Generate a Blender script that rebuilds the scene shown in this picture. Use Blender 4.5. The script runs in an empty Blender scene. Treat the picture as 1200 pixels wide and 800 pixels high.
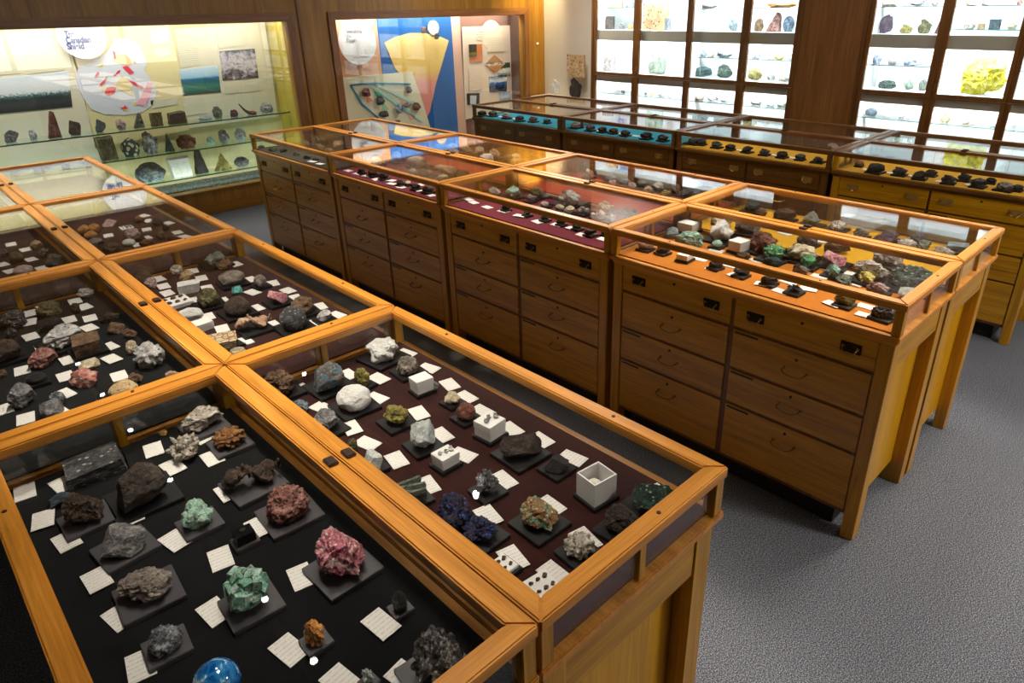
EXPO = 0.0
PW_A, PW_B, PW_C, PW_D = 88, 28, 160, 45
PW_S1, PW_S2, PW_W, PW_CORN = 24, 22, 14, 150
PW_FILL = 2.4
PW_L = {(.8, -2.2): 75, (2.5, -.9): 14, (-3.3, 1.0): 3, (1.7, 2.6): 20, (3.6, 1.2): 8, (3.6, 5.0): 45}
import bpy, bmesh, math, random
import numpy as np
from mathutils import Vector, Matrix, noise

C = bpy.context.scene.collection
R = math.radians
# ------------------------------------------------------------------ camera
CAMP = Vector((-2.2355, -0.5963, 1.8947))
RX, RY, RZ, F = 1.1395, -0.0174, -0.7747, 796.73
SX, SY = 34.3, -27.0            # principal point offset in pixels of the 1200x800 frame


def rotmat():
    return Matrix.Rotation(RZ, 3, 'Z') @ Matrix.Rotation(RX, 3, 'X') @ Matrix.Rotation(RY, 3, 'Z')


RM = rotmat()


def ray(px, py):
    return RM @ Vector(((px - 600 - SX) / F, -(py - 400 - SY) / F, -1.0))


def at(px, py, axis, val):
    """The point of the plane axis=val that the photograph shows at a pixel."""
    d = ray(px, py)
    t = (val - CAMP[axis]) / d[axis]
    return CAMP + d * t


def depth(p):
    return -((RM.transposed() @ (p - CAMP)).z)


# ------------------------------------------------------------------ layout
H = 1.0
LA, WA, XA, YA = 1.2557, 0.566, -1.696, -0.033
LB, WB = 1.247, 0.571
LC, WC, XC, YC = 1.2336, 0.549, 2.262, 0.018
BED = 0.884
YW = 6.638
XW = 5.0
XS = 4.2
ZC = 2.75

# ------------------------------------------------------------------ materials
MATS = {}


def lin(h):
    h = h.lstrip('#')
    o = []
    for i in (0, 2, 4):
        c = int(h[i:i + 2], 16) / 255
        o.append(c / 12.92 if c <= .04045 else ((c + .055) / 1.055) ** 2.4)
    return (*o, 1)


class NT:
    def __init__(s, name):
        s.m = bpy.data.materials.new(name)
        s.m.use_nodes = True
        s.t = s.m.node_tree
        s.t.nodes.clear()
        s.out = s.n('ShaderNodeOutputMaterial')

    def n(s, typ, **kw):
        nd = s.t.nodes.new(typ)
        for k, v in kw.items():
            if k.startswith('i_'):
                nd.inputs[k[2:].replace('_', ' ')].default_value = v
            else:
                setattr(nd, k, v)
        return nd

    def l(s, a, b):
        s.t.links.new(a, b)

    def coords(s, scale=(1, 1, 1), kind='Object', rot=(0, 0, 0)):
        tc = s.n('ShaderNodeTexCoord')
        mp = s.n('ShaderNodeMapping')
        mp.inputs['Scale'].default_value = scale
        mp.inputs['Rotation'].default_value = rot
        s.l(tc.outputs[kind], mp.inputs['Vector'])
        return mp.outputs['Vector']

    def noise(s, vec, scale, detail=4, rough=.6, dist=0.0):
        nd = s.n('ShaderNodeTexNoise')
        nd.inputs['Scale'].default_value = scale
        nd.inputs['Detail'].default_value = detail
        nd.inputs['Roughness'].default_value = rough
        nd.inputs['Distortion'].default_value = dist
        s.l(vec, nd.inputs['Vector'])
        return nd.outputs['Fac']

    def ramp(s, fac, stops, interp='LINEAR'):
        nd = s.n('ShaderNodeValToRGB')
        cr = nd.color_ramp
        cr.interpolation = interp
        while len(cr.elements) < len(stops):
            cr.elements.new(.5)
        for e, (p, c) in zip(cr.elements, stops):
            e.position = p
            e.color = c
        s.l(fac, nd.inputs['Fac'])
        return nd.outputs['Color']

    def bsdf(s, **kw):
        nd = s.n('ShaderNodeBsdfPrincipled')
        for k, v in kw.items():
            nd.inputs[k.replace('_', ' ')].default_value = v
        s.l(nd.outputs[0], s.out.inputs[0])
        return nd

    def bump(s, h, b, strength=.3, dist=.01):
        nd = s.n('ShaderNodeBump')
        nd.inputs['Strength'].default_value = strength
        nd.inputs['Distance'].default_value = dist
        s.l(h, nd.inputs['Height'])
        s.l(nd.outputs[0], b.inputs['Normal'])


def plain(name, col, rough=.5, metal=0.0, spec=.5, emit=0, coat=0):
    if name in MATS:
        return MATS[name]
    t = NT(name)
    b = t.bsdf(Roughness=rough, Metallic=metal)
    b.inputs['Base Color'].default_value = lin(col) if isinstance(col, str) else col
    b.inputs['Specular IOR Level'].default_value = spec
    b.inputs['Coat Weight'].default_value = coat
    if emit:
        b.inputs['Emission Color'].default_value = lin(col)
        b.inputs['Emission Strength'].default_value = emit
    MATS[name] = t.m
    return t.m


def wood(name, dark, mid, light, axis, rough=.34, gscale=1.0):
    if name in MATS:
        return MATS[name]
    t = NT(name)
    sc = [26 * gscale] * 3
    sc[axis] = 1.6 * gscale
    v = t.coords(tuple(sc))
    f = t.noise(v, 1.0, 6, .65, .6)
    sc2 = [170 * gscale] * 3
    sc2[axis] = 5 * gscale
    v2 = t.coords(tuple(sc2))
    g = t.noise(v2, 1.0, 3, .7)
    mx = t.n('ShaderNodeMix', data_type='FLOAT')
    mx.inputs[0].default_value = .38
    t.l(f, mx.inputs[2])
    t.l(g, mx.inputs[3])
    col = t.ramp(mx.outputs[0], [(.32, lin(dark)), (.5, lin(mid)), (.68, lin(light))])
    b = t.bsdf(Roughness=rough)
    b.inputs['Coat Weight'].default_value = .25
    b.inputs['Coat Roughness'].default_value = .25
    t.l(col, b.inputs['Base Color'])
    t.bump(mx.outputs[0], b, .12, .002)
    MATS[name] = t.m
    return t.m


OAK = ('#885a08', '#b88309', '#d29c1c')
RIM = ('#96601c', '#c6832c', '#e2a04c')
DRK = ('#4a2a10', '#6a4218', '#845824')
PAL = ('#ac7604', '#cc9404', '#dca60e')


def oak(ax): return wood('oak_' + 'xyz'[ax], *OAK, ax)
def rim_oak(ax): return wood('rim_oak_' + 'xyz'[ax], *RIM, ax)
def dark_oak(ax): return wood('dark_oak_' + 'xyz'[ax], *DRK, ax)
def pale_oak(ax): return wood('pale_oak_' + 'xyz'[ax], *PAL, ax)


def glass_mat(name='clear_glass', tint=(.975, .985, .98, 1), f0=.033, k=1.0):
    if name in MATS:
        return MATS[name]
    t = NT(name)
    lw = t.n('ShaderNodeLayerWeight')
    lw.inputs['Blend'].default_value = .5
    p = t.n('ShaderNodeMath', operation='POWER')
    t.l(lw.outputs['Facing'], p.inputs[0])
    p.inputs[1].default_value = 5
    m = t.n('ShaderNodeMath', operation='MULTIPLY_ADD')
    t.l(p.outputs[0], m.inputs[0])
    m.inputs[1].default_value = (1 - f0) * k
    m.inputs[2].default_value = f0
    tr = t.n('ShaderNodeBsdfTransparent')
    tr.inputs[0].default_value = tint
    gl = t.n('ShaderNodeBsdfGlossy')
    gl.inputs['Roughness'].default_value = 0.0
    gl.inputs['Color'].default_value = (1, 1, 1, 1)
    mx = t.n('ShaderNodeMixShader')
    t.l(m.outputs[0], mx.inputs[0])
    t.l(tr.outputs[0], mx.inputs[1])
    t.l(gl.outputs[0], mx.inputs[2])
    t.l(mx.outputs[0], t.out.inputs[0])
    MATS[name] = t.m
    return t.m


def cloth(name, col, col2):
    if name in MATS:
        return MATS[name]
    t = NT(name)
    v = t.coords((1, 1, 1))
    f = t.noise(v, 9, 4, .6)
    g = t.noise(v, 420, 2, .6)
    mx = t.n('ShaderNodeMix', data_type='FLOAT')
    mx.inputs[0].default_value = .5
    t.l(f, mx.inputs[2])
    t.l(g, mx.inputs[3])
    c = t.ramp(mx.outputs[0], [(.35, lin(col)), (.65, lin(col2))])
    b = t.bsdf(Roughness=.95)
    b.inputs['Specular IOR Level'].default_value = .15
    b.inputs['Sheen Weight'].default_value = .15
    t.l(c, b.inputs['Base Color'])
    t.bump(g, b, .2, .002)
    MATS[name] = t.m
    return t.m


def carpet():
    t = NT('grey_carpet')
    v = t.coords((1, 1, 1))
    f = t.noise(v, 235, 3, .8)
    f2 = t.noise(v, 140, 2, .7)
    f3 = t.noise(v, 2.2, 2, .5)
    c1 = t.ramp(f, [(.40, lin('#121419')), (.48, lin('#535a66')), (.54, lin('#8f96a2')), (.61, lin('#dcdcdc'))])
    c2 = t.ramp(f2, [(.40, lin('#3a5274')), (.5, lin('#687080')), (.6, lin('#80706a'))])
    mx = t.n('ShaderNodeMix', data_type='RGBA')
    mx.blend_type = 'MIX'
    mx.inputs[0].default_value = .38
    t.l(c1, mx.inputs[6])
    t.l(c2, mx.inputs[7])
    b = t.bsdf(Roughness=.95)
    b.inputs['Specular IOR Level'].default_value = .1
    t.l(mx.outputs[2], b.inputs['Base Color'])
    t.bump(f, b, .9, .008)
    return t.m


def paper(name='card_paper', base='#e8e2de', ink='#8f8a90', sc=1.0, axis=1, amount=.38):
    """Paper with rows of small handwriting."""
    if name in MATS:
        return MATS[name]
    t = NT(name)
    tc = t.n('ShaderNodeTexCoord')
    sp = t.n('ShaderNodeSeparateXYZ')
    t.l(tc.outputs['Generated'], sp.inputs[0])
    row = t.n('ShaderNodeMath', operation='MULTIPLY')
    t.l(sp.outputs[axis], row.inputs[0])
    row.inputs[1].default_value = 7 * sc
    fr = t.n('ShaderNodeMath', operation='FRACT')
    t.l(row.outputs[0], fr.inputs[0])
    d = t.n('ShaderNodeMath', operation='COMPARE')
    t.l(fr.outputs[0], d.inputs[0])
    d.inputs[1].default_value = .5
    d.inputs[2].default_value = .16
    mp = t.n('ShaderNodeMapping')
    s = [40 * sc] * 3
    s[axis] = 7 * sc
    mp.inputs['Scale'].default_value = s
    t.l(tc.outputs['Generated'], mp.inputs[0])
    nz = t.noise(mp.outputs[0], 1, 1, .5)
    g = t.n('ShaderNodeMath', operation='GREATER_THAN')
    t.l(nz, g.inputs[0])
    g.inputs[1].default_value = .47
    mu = t.n('ShaderNodeMath', operation='MULTIPLY')
    t.l(d.outputs[0], mu.inputs[0])
    t.l(g.outputs[0], mu.inputs[1])
    mu2 = t.n('ShaderNodeMath', operation='MULTIPLY')
    t.l(mu.outputs[0], mu2.inputs[0])
    mu2.inputs[1].default_value = amount
    c = t.ramp(mu2.outputs[0], [(0, lin(base)), (1, lin(ink))])
    b = t.bsdf(Roughness=.7)
    t.l(c, b.inputs['Base Color'])
    MATS[name] = t.m
    return t.m


def photo(name, stops, nscale=6, namt=.25, axis=2, stretch=(1, 1, 2)):
    """A printed photograph: bands over height broken up by noise."""
    if name in MATS:
        return MATS[name]
    t = NT(name)
    tc = t.n('ShaderNodeTexCoord')
    sp = t.n('ShaderNodeSeparateXYZ')
    t.l(tc.outputs['Generated'], sp.inputs[0])
    mp = t.n('ShaderNodeMapping')
    mp.inputs['Scale'].default_value = stretch
    t.l(tc.outputs['Generated'], mp.inputs[0])
    nz = t.noise(mp.outputs[0], nscale, 5, .7, .4)
    ma = t.n('ShaderNodeMath', operation='MULTIPLY_ADD')
    t.l(nz, ma.inputs[0])
    ma.inputs[1].default_value = namt
    t.l(sp.outputs[axis], ma.inputs[2])
    sb = t.n('ShaderNodeMath', operation='SUBTRACT')
    t.l(ma.outputs[0], sb.inputs[0])
    sb.inputs[1].default_value = namt / 2
    c = t.ramp(sb.outputs[0], [(p, lin(h)) for p, h in stops])
    b = t.bsdf(Roughness=.35)
    t.l(c, b.inputs['Base Color'])
    MATS[name] = t.m
    return t.m


# palette: three colours, roughness, specks (None or colour), the words
PAL_R = {
    'dkgray': ('#1d1c1e', '#39383a', '#6b696a', .6, '#b5b0ac', 'dark grey'),
    'gray': ('#3f3d3e', '#747073', '#aeaaa8', .6, None, 'grey'),
    'warmgray': ('#463e3a', '#83766e', '#b8aaa0', .65, None, 'warm grey'),
    'silver': ('#2b2b30', '#7b7b84', '#dadae0', .25, None, 'silvery grey'),
    'hematite': ('#211c1d', '#5a5252', '#d0c8c4', .14, None, 'shiny dark metallic'),  # pale tone raised to paint bright highlights into the colour
    'black': ('#0c0b0c', '#1c1a1b', '#3c3a3b', .4, None, 'black'),
    'brownblack': ('#1c1613', '#352a24', '#5c4c42', .65, None, 'brownish black'),
    'dkbrown': ('#1d140f', '#3d2c22', '#6e5442', .65, None, 'dark brown'),
    'brown': ('#36261a', '#6a4e38', '#967558', .7, None, 'brown'),
    'rust': ('#54301a', '#8d5a30', '#bb8650', .75, None, 'rusty brown'),
    'tan': ('#7c6244', '#b3946c', '#dac198', .75, None, 'tan'),
    'specktan': ('#b28c5c', '#cfae7e', '#e6cda4', .75, '#4a3020', 'tan speckled'),
    'orangetan': ('#7a4a1c', '#b97a34', '#dba660', .7, None, 'orange tan'),
    'white': ('#dcd7d2', '#f2eeea', '#ffffff', .6, None, 'white'),
    'whitegray': ('#6f6a6a', '#bdb9b8', '#f6f3f2', .5, '#4d4644', 'greyish white'),
    'whitebrown': ('#7b6552', '#c9bcae', '#eee8e0', .6, '#6c4c36', 'brown-flecked white'),
    'clear': ('#a9afb0', '#d8dcda', '#fbfdfb', .12, None, 'translucent white'),
    'cream': ('#a58b68', '#dbc7a6', '#f4e9d2', .65, None, 'cream'),
    'pinktan': ('#9c7356', '#cfa385', '#ecd0b8', .7, None, 'pinkish tan'),
    'pink': ('#9a4f5e', '#cf7286', '#eccdc4', .55, '#efe0d0', 'pink'),
    'palepink': ('#8a6f6c', '#c2a29d', '#e8d5d0', .6, None, 'pale pink'),
    'redwhite': ('#8d2f33', '#cf7f74', '#f1ddd0', .45, None, 'red and white'),
    'redgranite': ('#4d2a26', '#935a50', '#c79a90', .6, '#26201f', 'reddish speckled'),
    'redbrown': ('#3d1c16', '#6e3a2c', '#a06450', .65, None, 'reddish brown'),
    'maroon': ('#2b0f12', '#54222a', '#85484c', .5, None, 'maroon'),
    'purple': ('#201620', '#43303f', '#75586c', .45, None, 'dark purple'),
    'lavender': ('#6f6690', '#a59cc0', '#d8d2e4', .4, None, 'lavender'),
    'azurite': ('#0c0f24', '#1c2250', '#4a3a30', .4, '#3d5fae', 'deep blue'),
    'bluebrown': ('#4a3a34', '#776860', '#2f88a8', .5, '#a59a90', 'blue-streaked brown'),
    'blue': ('#2c3a50', '#566c88', '#a4b2c4', .45, None, 'blue'),
    'bluegray': ('#3e4a56', '#7d8b97', '#bcc7ce', .45, None, 'bluish grey'),
    'blueblack': ('#141c26', '#2b3a48', '#5b6b78', .5, None, 'blue-black'),
    'teal': ('#16282c', '#2c4a4e', '#5a7c7c', .5, None, 'dark teal'),
    'turquoise': ('#2f7f80', '#5ab5b0', '#a5ddd4', .55, None, 'turquoise'),
    'aqua': ('#3a7a68', '#86bfa8', '#e2e6e0', .5, '#8a7c74', 'aqua and white'),
    'mint': ('#6a9a84', '#a9d2bc', '#e0f0e4', .55, None, 'mint green'),
    'green': ('#14502a', '#2f8a48', '#8cc49a', .5, '#dfe8dc', 'bright green'),
    'dkgreen': ('#0e1a16', '#20352e', '#48665a', .35, '#9db0a8', 'dark green'),
    'graygreen': ('#3b4038', '#6d756a', '#a5ad9e', .6, None, 'greyish green'),
    'palegreen': ('#6c8474', '#a3baa8', '#d4e2d6', .55, None, 'pale green'),
    'copperstripe': ('#6b4522', '#a9794a', '#5fb8a4', .65, '#d6c4a0', 'tan and turquoise banded'),
    'olive': ('#2e2a18', '#564f30', '#8a8258', .65, None, 'olive brown'),
    'yellowolive': ('#4a421c', '#8c7f3c', '#c2b468', .45, None, 'yellowish olive'),
    'yellow': ('#b59a35', '#dcc860', '#f1e8a4', .5, None, 'yellow'),
    'sulphur': ('#a8a008', '#e0dc30', '#fbfaa0', .5, None, 'bright yellow'),
    'conglom': ('#16201c', '#28342e', '#43504a', .6, '#e4dcb4', 'dark cream-spotted'),
    'marble': ('#7a3a28', '#e6d4b0', '#efe3c6', .4, None, 'cream and red veined'),
    'veined': ('#1d2428', '#38424a', '#8c9aa2', .5, None, 'dark grey veined'),
    'orange': ('#b45a12', '#e89a40', '#fbd9a0', .5, None, 'orange'),
    'amber': ('#8a5a14', '#d19a3c', '#f3d488', .3, None, 'amber'),
}


def rock_mat(pal):
    k = 'mineral_' + pal
    if k in MATS:
        return MATS[k]
    a, b_, c, ro, sp, _ = PAL_R[pal]
    t = NT(k)
    v = t.coords((1, 1, 1))
    f = t.noise(v, 3.2, 8, .68, .5)
    f2 = t.noise(v, 11, 6, .75)
    mf = t.n('ShaderNodeMix', data_type='FLOAT')
    mf.inputs[0].default_value = .42
    t.l(f, mf.inputs[2])
    t.l(f2, mf.inputs[3])
    col = t.ramp(mf.outputs[0], [(.38, lin(a)), (.49, lin(b_)), (.59, lin(c))])
    if sp:
        vo = t.n('ShaderNodeTexVoronoi')
        vo.inputs['Scale'].default_value = 7 if pal != 'conglom' else 4
        t.l(v, vo.inputs['Vector'])
        th = .26 if pal != 'conglom' else .42
        mk = t.ramp(vo.outputs['Distance'], [(th - .06, (1, 1, 1, 1)), (th, (0, 0, 0, 1))])
        mx = t.n('ShaderNodeMix', data_type='RGBA')
        t.l(mk, mx.inputs[0])
        t.l(col, mx.inputs[6])
        mx.inputs[7].default_value = lin(sp)
        col = mx.outputs[2]
    if pal == 'marble':
        wv = t.n('ShaderNodeTexVoronoi', feature='DISTANCE_TO_EDGE')
        wv.inputs['Scale'].default_value = 4
        t.l(v, wv.inputs['Vector'])
        col = t.ramp(wv.outputs['Distance'], [(.03, lin('#8f4a38')), (.12, lin('#e2cfa6'))])
    b = t.bsdf(Roughness=ro)
    t.l(col, b.inputs['Base Color'])
    if pal == 'sulphur' or pal == 'clear':
        b.inputs['Subsurface Weight'].default_value = .2
        b.inputs['Subsurface Radius'].default_value = (.05, .05, .02)
    if pal in ('hematite', 'silver'):
        b.inputs['Metallic'].default_value = .6
    g = t.noise(v, 14, 5, .7)
    t.bump(g, b, .6, .03)
    MATS[k] = t.m
    return t.m


# ------------------------------------------------------------------ mesh helpers
class MB:
    def __init__(s):
        s.bm = bmesh.new()

    def box(s, x0, x1, y0, y1, z0, z1):
        if x0 > x1: x0, x1 = x1, x0
        if y0 > y1: y0, y1 = y1, y0
        vs = [s.bm.verts.new(p) for p in ((x0, y0, z0), (x1, y0, z0), (x1, y1, z0), (x0, y1, z0), (x0, y0, z1), (x1, y0, z1), (x1, y1, z1), (x0, y1, z1))]
        for f in ((3, 2, 1, 0), (4, 5, 6, 7), (0, 1, 5, 4), (1, 2, 6, 5), (2, 3, 7, 6), (3, 0, 4, 7)):
            s.bm.faces.new([vs[i] for i in f])
        return s

    def prism(s, pts, d):
        """Polygon pts (3D, planar) extruded by vector d."""
        d = Vector(d)
        a = [s.bm.verts.new(p) for p in pts]
        b = [s.bm.verts.new(Vector(p) + d) for p in pts]
        n = len(pts)
        s.bm.faces.new(a)
        s.bm.faces.new(b[::-1])
        for i in range(n):
            s.bm.faces.new((a[i], b[i], b[(i + 1) % n], a[(i + 1) % n]))
        return s

    def tube(s, p0, p1, r, seg=10, r1=None):
        p0, p1 = Vector(p0), Vector(p1)
        r1 = r if r1 is None else r1
        z = (p1 - p0).normalized()
        x = z.orthogonal().normalized()
        y = z.cross(x)
        A, B = [], []
        for i in range(seg):
            a = 2 * math.pi * i / seg
            o = x * math.cos(a) + y * math.sin(a)
            A.append(s.bm.verts.new(p0 + o * r))
            B.append(s.bm.verts.new(p1 + o * r1))
        s.bm.faces.new(A[::-1])
        s.bm.faces.new(B)
        for i in range(seg):
            s.bm.faces.new((A[i], A[(i + 1) % seg], B[(i + 1) % seg], B[i]))
        return s

    def path(s, pts, r, seg=6):
        for a, b in zip(pts, pts[1:]):
            s.tube(a, b, r, seg)
        return s

    def build(s, name, mat, parent=None, bevel=0, smooth=False, off=None):
        if bevel:
            bmesh.ops.bevel(s.bm, geom=list(s.bm.edges), offset=bevel, segments=2, affect='EDGES', clamp_overlap=True)
        bmesh.ops.recalc_face_normals(s.bm, faces=list(s.bm.faces))
        o = Vector((0, 0, 0))
        if parent is not None:
            o = abspos(parent)
        elif off is not None:
            o = Vector(off)
        bmesh.ops.translate(s.bm, verts=list(s.bm.verts), vec=-o)
        me = bpy.data.meshes.new(name)
        s.bm.to_mesh(me)
        s.bm.free()
        me.materials.append(mat)
        if smooth:
            for p in me.polygons:
                p.use_smooth = True
        ob = bpy.data.objects.new(name, me)
        C.objects.link(ob)
        if parent is not None:
            ob.parent = parent
        else:
            ob.location = o
        return ob


def abspos(o):
    p = Vector(o.location)
    while o.parent is not None:
        o = o.parent
        p = p + Vector(o.location)
    return p


def tag(o, label=None, cat=None, group=None, kind=None):
    if label: o['label'] = label
    if cat: o['category'] = cat
    if group: o['group'] = group
    if kind: o['kind'] = kind
    return o


def empty(name, loc, label=None, cat=None, group=None):
    o = bpy.data.objects.new(name, None)
    o.empty_display_size = .05
    C.objects.link(o)
    o.location = loc
    return tag(o, label, cat, group)


def struct(mb, name, mat, bevel=0):
    return tag(mb.build(name, mat, bevel=bevel), kind='structure')


# ------------------------------------------------------------------ display cases
M_GLASS = glass_mat()
M_GLASS2 = glass_mat('side_glass_clear', (.985, .99, .985, 1), .012, .25)
M_GLASS3 = glass_mat('plate_glass', (.97, .98, .975, 1), .075)
M_BRASS = plain('aged_brass', '#b08c4a', .3, 1.0)
M_PLATE = plain('dark_bronze', '#1d1712', .4, .7)
M_PLATE2 = plain('brass_plate', '#a58448', .4, .35)
M_KICK = plain('black_kick', '#070708', .7)
M_HOLE = plain('keyhole_black', '#050505', .5)
M_CLIP = plain('dark_clip', '#2a1711', .45)
M_STRIP = plain('embossed_strip', '#0b0b0c', .35)
M_NAIL = plain('brass_stud', '#d8c490', .25, 1.0)


def add_handle(dr, xf, sx, y, z, style, mp=None):
    """sx = -1 when the front looks towards -x."""
    h = MB()
    if style == 'plate':
        h.box(xf, xf + sx * .004, y - .037, y + .037, z - .019, z + .019)
        ho = h.build('handle_plate', mp or M_PLATE, dr, bevel=.0015)
        b = MB()
        pts = [(xf + sx * .006, y - .026, z + .004), (xf + sx * .016, y - .025, z + .002)]
        for i in range(7):
            a = math.pi * (i / 6)
            pts.append((xf + sx * .02, y - .024 * math.cos(a), z - .002 - .017 * math.sin(a)))
        pts += [(xf + sx * .016, y + .025, z + .002), (xf + sx * .006, y + .026, z + .004)]
        b.path(pts, .0022, 6)
        b.tube((xf, y - .026, z + .004), (xf + sx * .01, y - .026, z + .004), .005, 8)
        b.tube((xf, y + .026, z + .004), (xf + sx * .01, y + .026, z + .004), .005, 8)
        b.build('handle', M_BRASS, dr)
    else:
        pts = [(xf, y - .045, z), (xf + sx * .022, y - .043, z - .002), (xf + sx * .03, y - .03, z - .008), (xf + sx * .032, y, z - .012), (xf + sx * .03, y + .03, z - .008),
               (xf + sx * .022, y + .043, z - .002), (xf, y + .045, z)]
        h.path(pts, .0026, 6)
        h.tube((xf, y - .045, z), (xf + sx * .006, y - .045, z), .006, 8)
        h.tube((xf, y + .045, z), (xf + sx * .006, y + .045, z), .006, 8)
        h.build('handle', M_BRASS, dr)


ROWS = [(.725, .848), (.545, .712), (.382, .532), (.118, .369)]


def make_case(name, x0, x1, y0, y1, outer, fabric, label, group, drawers=True, wd=oak, rim=rim_oak, far_end=False):
    """x0<x1, y0<y1; outer = -1 when the drawer side looks to -x, +1 when to +x."""
    g = .003
    y0 += g; y1 -= g; x0 += g / 2; x1 -= g / 2
    root = empty(name, ((x0 + x1) / 2, (y0 + y1) / 2, 0), label, 'display case', group)
    W = x1 - x0
    xo, xi = (x0, x1) if outer < 0 else (x1, x0)
    d = -outer                           # direction from outer side inwards
    ins = .014
    X0, X1, Y0, Y1 = x0 + ins, x1 - ins, y0 + ins, y1 - ins
    # legs
    for lx0, lx1 in ((X0, X0 + .062), (X1 - .062, X1)):
        for ly0, ly1 in ((Y0, Y0 + .082), (Y1 - .082, Y1)):
            # the drawer-side legs are narrow when seen from the drawer side
            if (lx0 == X0) == (outer < 0):
                ly0, ly1 = (Y0, Y0 + .048) if ly0 == Y0 else (Y1 - .048, Y1)
            MB().box(lx0, lx1, ly0, ly1, 0, .842).build('leg', wd(2), root, bevel=.002)
    # carcass and end panels
    MB().box(X0 + .03, X1 - .01, Y0 + .09, Y1 - .09, .10, .86).build('carcass', wd(2), root)
    for yy in ((Y0 + .048, Y0 + .06), (Y1 - .06, Y1 - .048)):
        MB().box(X0 + .02, X1 - .02, yy[0], yy[1], .10, .842).build('end_panel', pale_oak(2) if rim is rim_oak else wd(2), root)
        
    for yy in ((Y0 + .004, Y0 + .03), (Y1 - .03, Y1 - .004)):
        MB().box(X0 + .063, X1 - .063, yy[0], yy[1], .735, .842).build('apron', wd(0), root, bevel=.001)
    MB().box(X0 + .05, X1 - .03, Y0 + .1, Y1 - .1, 0, .099).build('kick_plate', M_KICK, root)
    # mouldings
    mb = MB()
    mb.box(X0 - .006, X1 + .006, Y0 - .006, Y1 + .006, .843, .858)
    mb.box(x0 - .004 * (outer < 0), x1 + .004 * (outer > 0), y0, y1, .859, .879)
    mb.build('ledge', rim(1), root, bevel=.003)
    # case box
    MB().box(x0 + .022, x1 - .022, y0 + .022, y1 - .022, .8795, BED).build('fabric_lining', fabric, root)
    ps = .03
    for px in (x0 + .004, x1 - .004 - ps):
        for py in (y0 + .004, y1 - .004 - ps):
            MB().box(px, px + ps, py, py + ps, .8795, .971).build('corner_post', wd(2), root, bevel=.0015)
    for py in (y0 + .008, y1 - .008 - .016):
        MB().box((x0 + x1) / 2 - .01, (x0 + x1) / 2 + .01, py, py + .016, .8795, .971).build('mullion', wd(2), root, bevel=.001)
    for px in (x0 + .012, x1 - .016):
        MB().box(px, px + .004, y0 + .035, y1 - .035, .880, .971).build('side_glass', M_GLASS2, root)
    for py in (y0 + .014, y1 - .018):
        MB().box(x0 + .035, (x0 + x1) / 2 - .011, py, py + .004, .880, .971).build('end_glass', M_GLASS, root)
        MB().box((x0 + x1) / 2 + .011, x1 - .035, py, py + .004, .880, .971).build('end_glass', M_GLASS, root)
    # top frame, four mitred rails
    w = .04
    z0, z1 = .972, 1.0
    q = [((x0, y0), (x1, y0), (x1 - w, y0 + w), (x0 + w, y0 + w), 0), ((x1, y0), (x1, y1), (x1 - w, y1 - w), (x1 - w, y0 + w), 1),
         ((x1, y1), (x0, y1), (x0 + w, y1 - w), (x1 - w, y1 - w), 0), ((x0, y1), (x0, y0), (x0 + w, y0 + w), (x0 + w, y1 - w), 1)]
    for a, b, c, e, ax in q:
        MB().prism([(*a, z0), (*b, z0), (*c, z0), (*e, z0)], (0, 0, z1 - z0)).build('top_rail', rim(ax), root, bevel=.0035)
    MB().box(x0 + w - .006, x1 - w + .006, y0 + w - .006, y1 - w + .006, .9875, .9915).build('top_glass', M_GLASS, root)
    # clip on the inner rail, screws on the outer one
    yc = (y0 + y1) / 2
    xc = xi - d * .02
    MB().prism([(xc - .011, yc - .016, 1.0), (xc + .011, yc - .019, 1.0), (xc + .012, yc + .014, 1.0), (xc - .010, yc + .017, 1.0)], (0, 0, .008)).build('clip', M_CLIP, root, bevel=.002)
    for (sx_, sy_) in ((xo + d * .02, y0 + .3), (xo + d * .02, y1 - .3), ((x0 + x1) / 2 + .06, y0 + .02)):
        MB().tube((sx_, sy_, 1.0), (sx_, sy_, 1.0015), .0045, 10).build('screw', M_CLIP, root)
    # drawers
    xf = xo + d * ins                    # face of the legs
    if drawers:
        ym = (y0 + y1) / 2
        xb = xf + d * .004
        mpl = M_PLATE if rim is rim_oak else M_PLATE2
        MB().box(xf + d * .03, xf + d * .012, Y0 + .049, Y1 - .049, .10, .842).build('drawer_frame', dark_oak(2), root)
        for (ya, yb) in ((Y0 + .05, ym - .008), (ym + .008, Y1 - .05)):
            for r, (za, zb) in enumerate(ROWS):
                dr = MB().box(xb + d * .016, xb, ya + (0 if r == 0 else .004), yb - (0 if r == 0 else .004), za, zb).build('drawer', wd(1), root, bevel=.002)
                yy = (ya + yb) / 2
                if r == 0:
                    add_handle(dr, xb, outer, ya + .09, .787, 'plate', mpl)
                    add_handle(dr, xb, outer, yb - .09, .787, 'plate', mpl)
                    MB().tube((xb, yy, .822), (xb + outer * .002, yy, .822), .006, 10).build('keyhole', M_HOLE, dr)
                else:
                    hz = [0, .622, .462, .292][r]
                    add_handle(dr, xb, outer, yy, hz, 'bail')
                    MB().tube((xb, yy, hz + .047), (xb + outer * .002, yy, hz + .047), .006, 10).build('keyhole', M_HOLE, dr)
                    if (r + (ya < ym)) % 3 != 1 or r > 1:
                        e = yb - .012 if outer < 0 else ya + .012
                        MB().box(xb, xb + outer * .0015, e, e - .1 * (1 if outer < 0 else -1), zb - .015, zb - .007).build('label_strip', M_STRIP, dr)
    else:
        MB().box(xf + d * .02, xf + d * .006, Y0 + .049, Y1 - .049, .10, .842).build('side_panel', wd(2), root)
    return root


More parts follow.
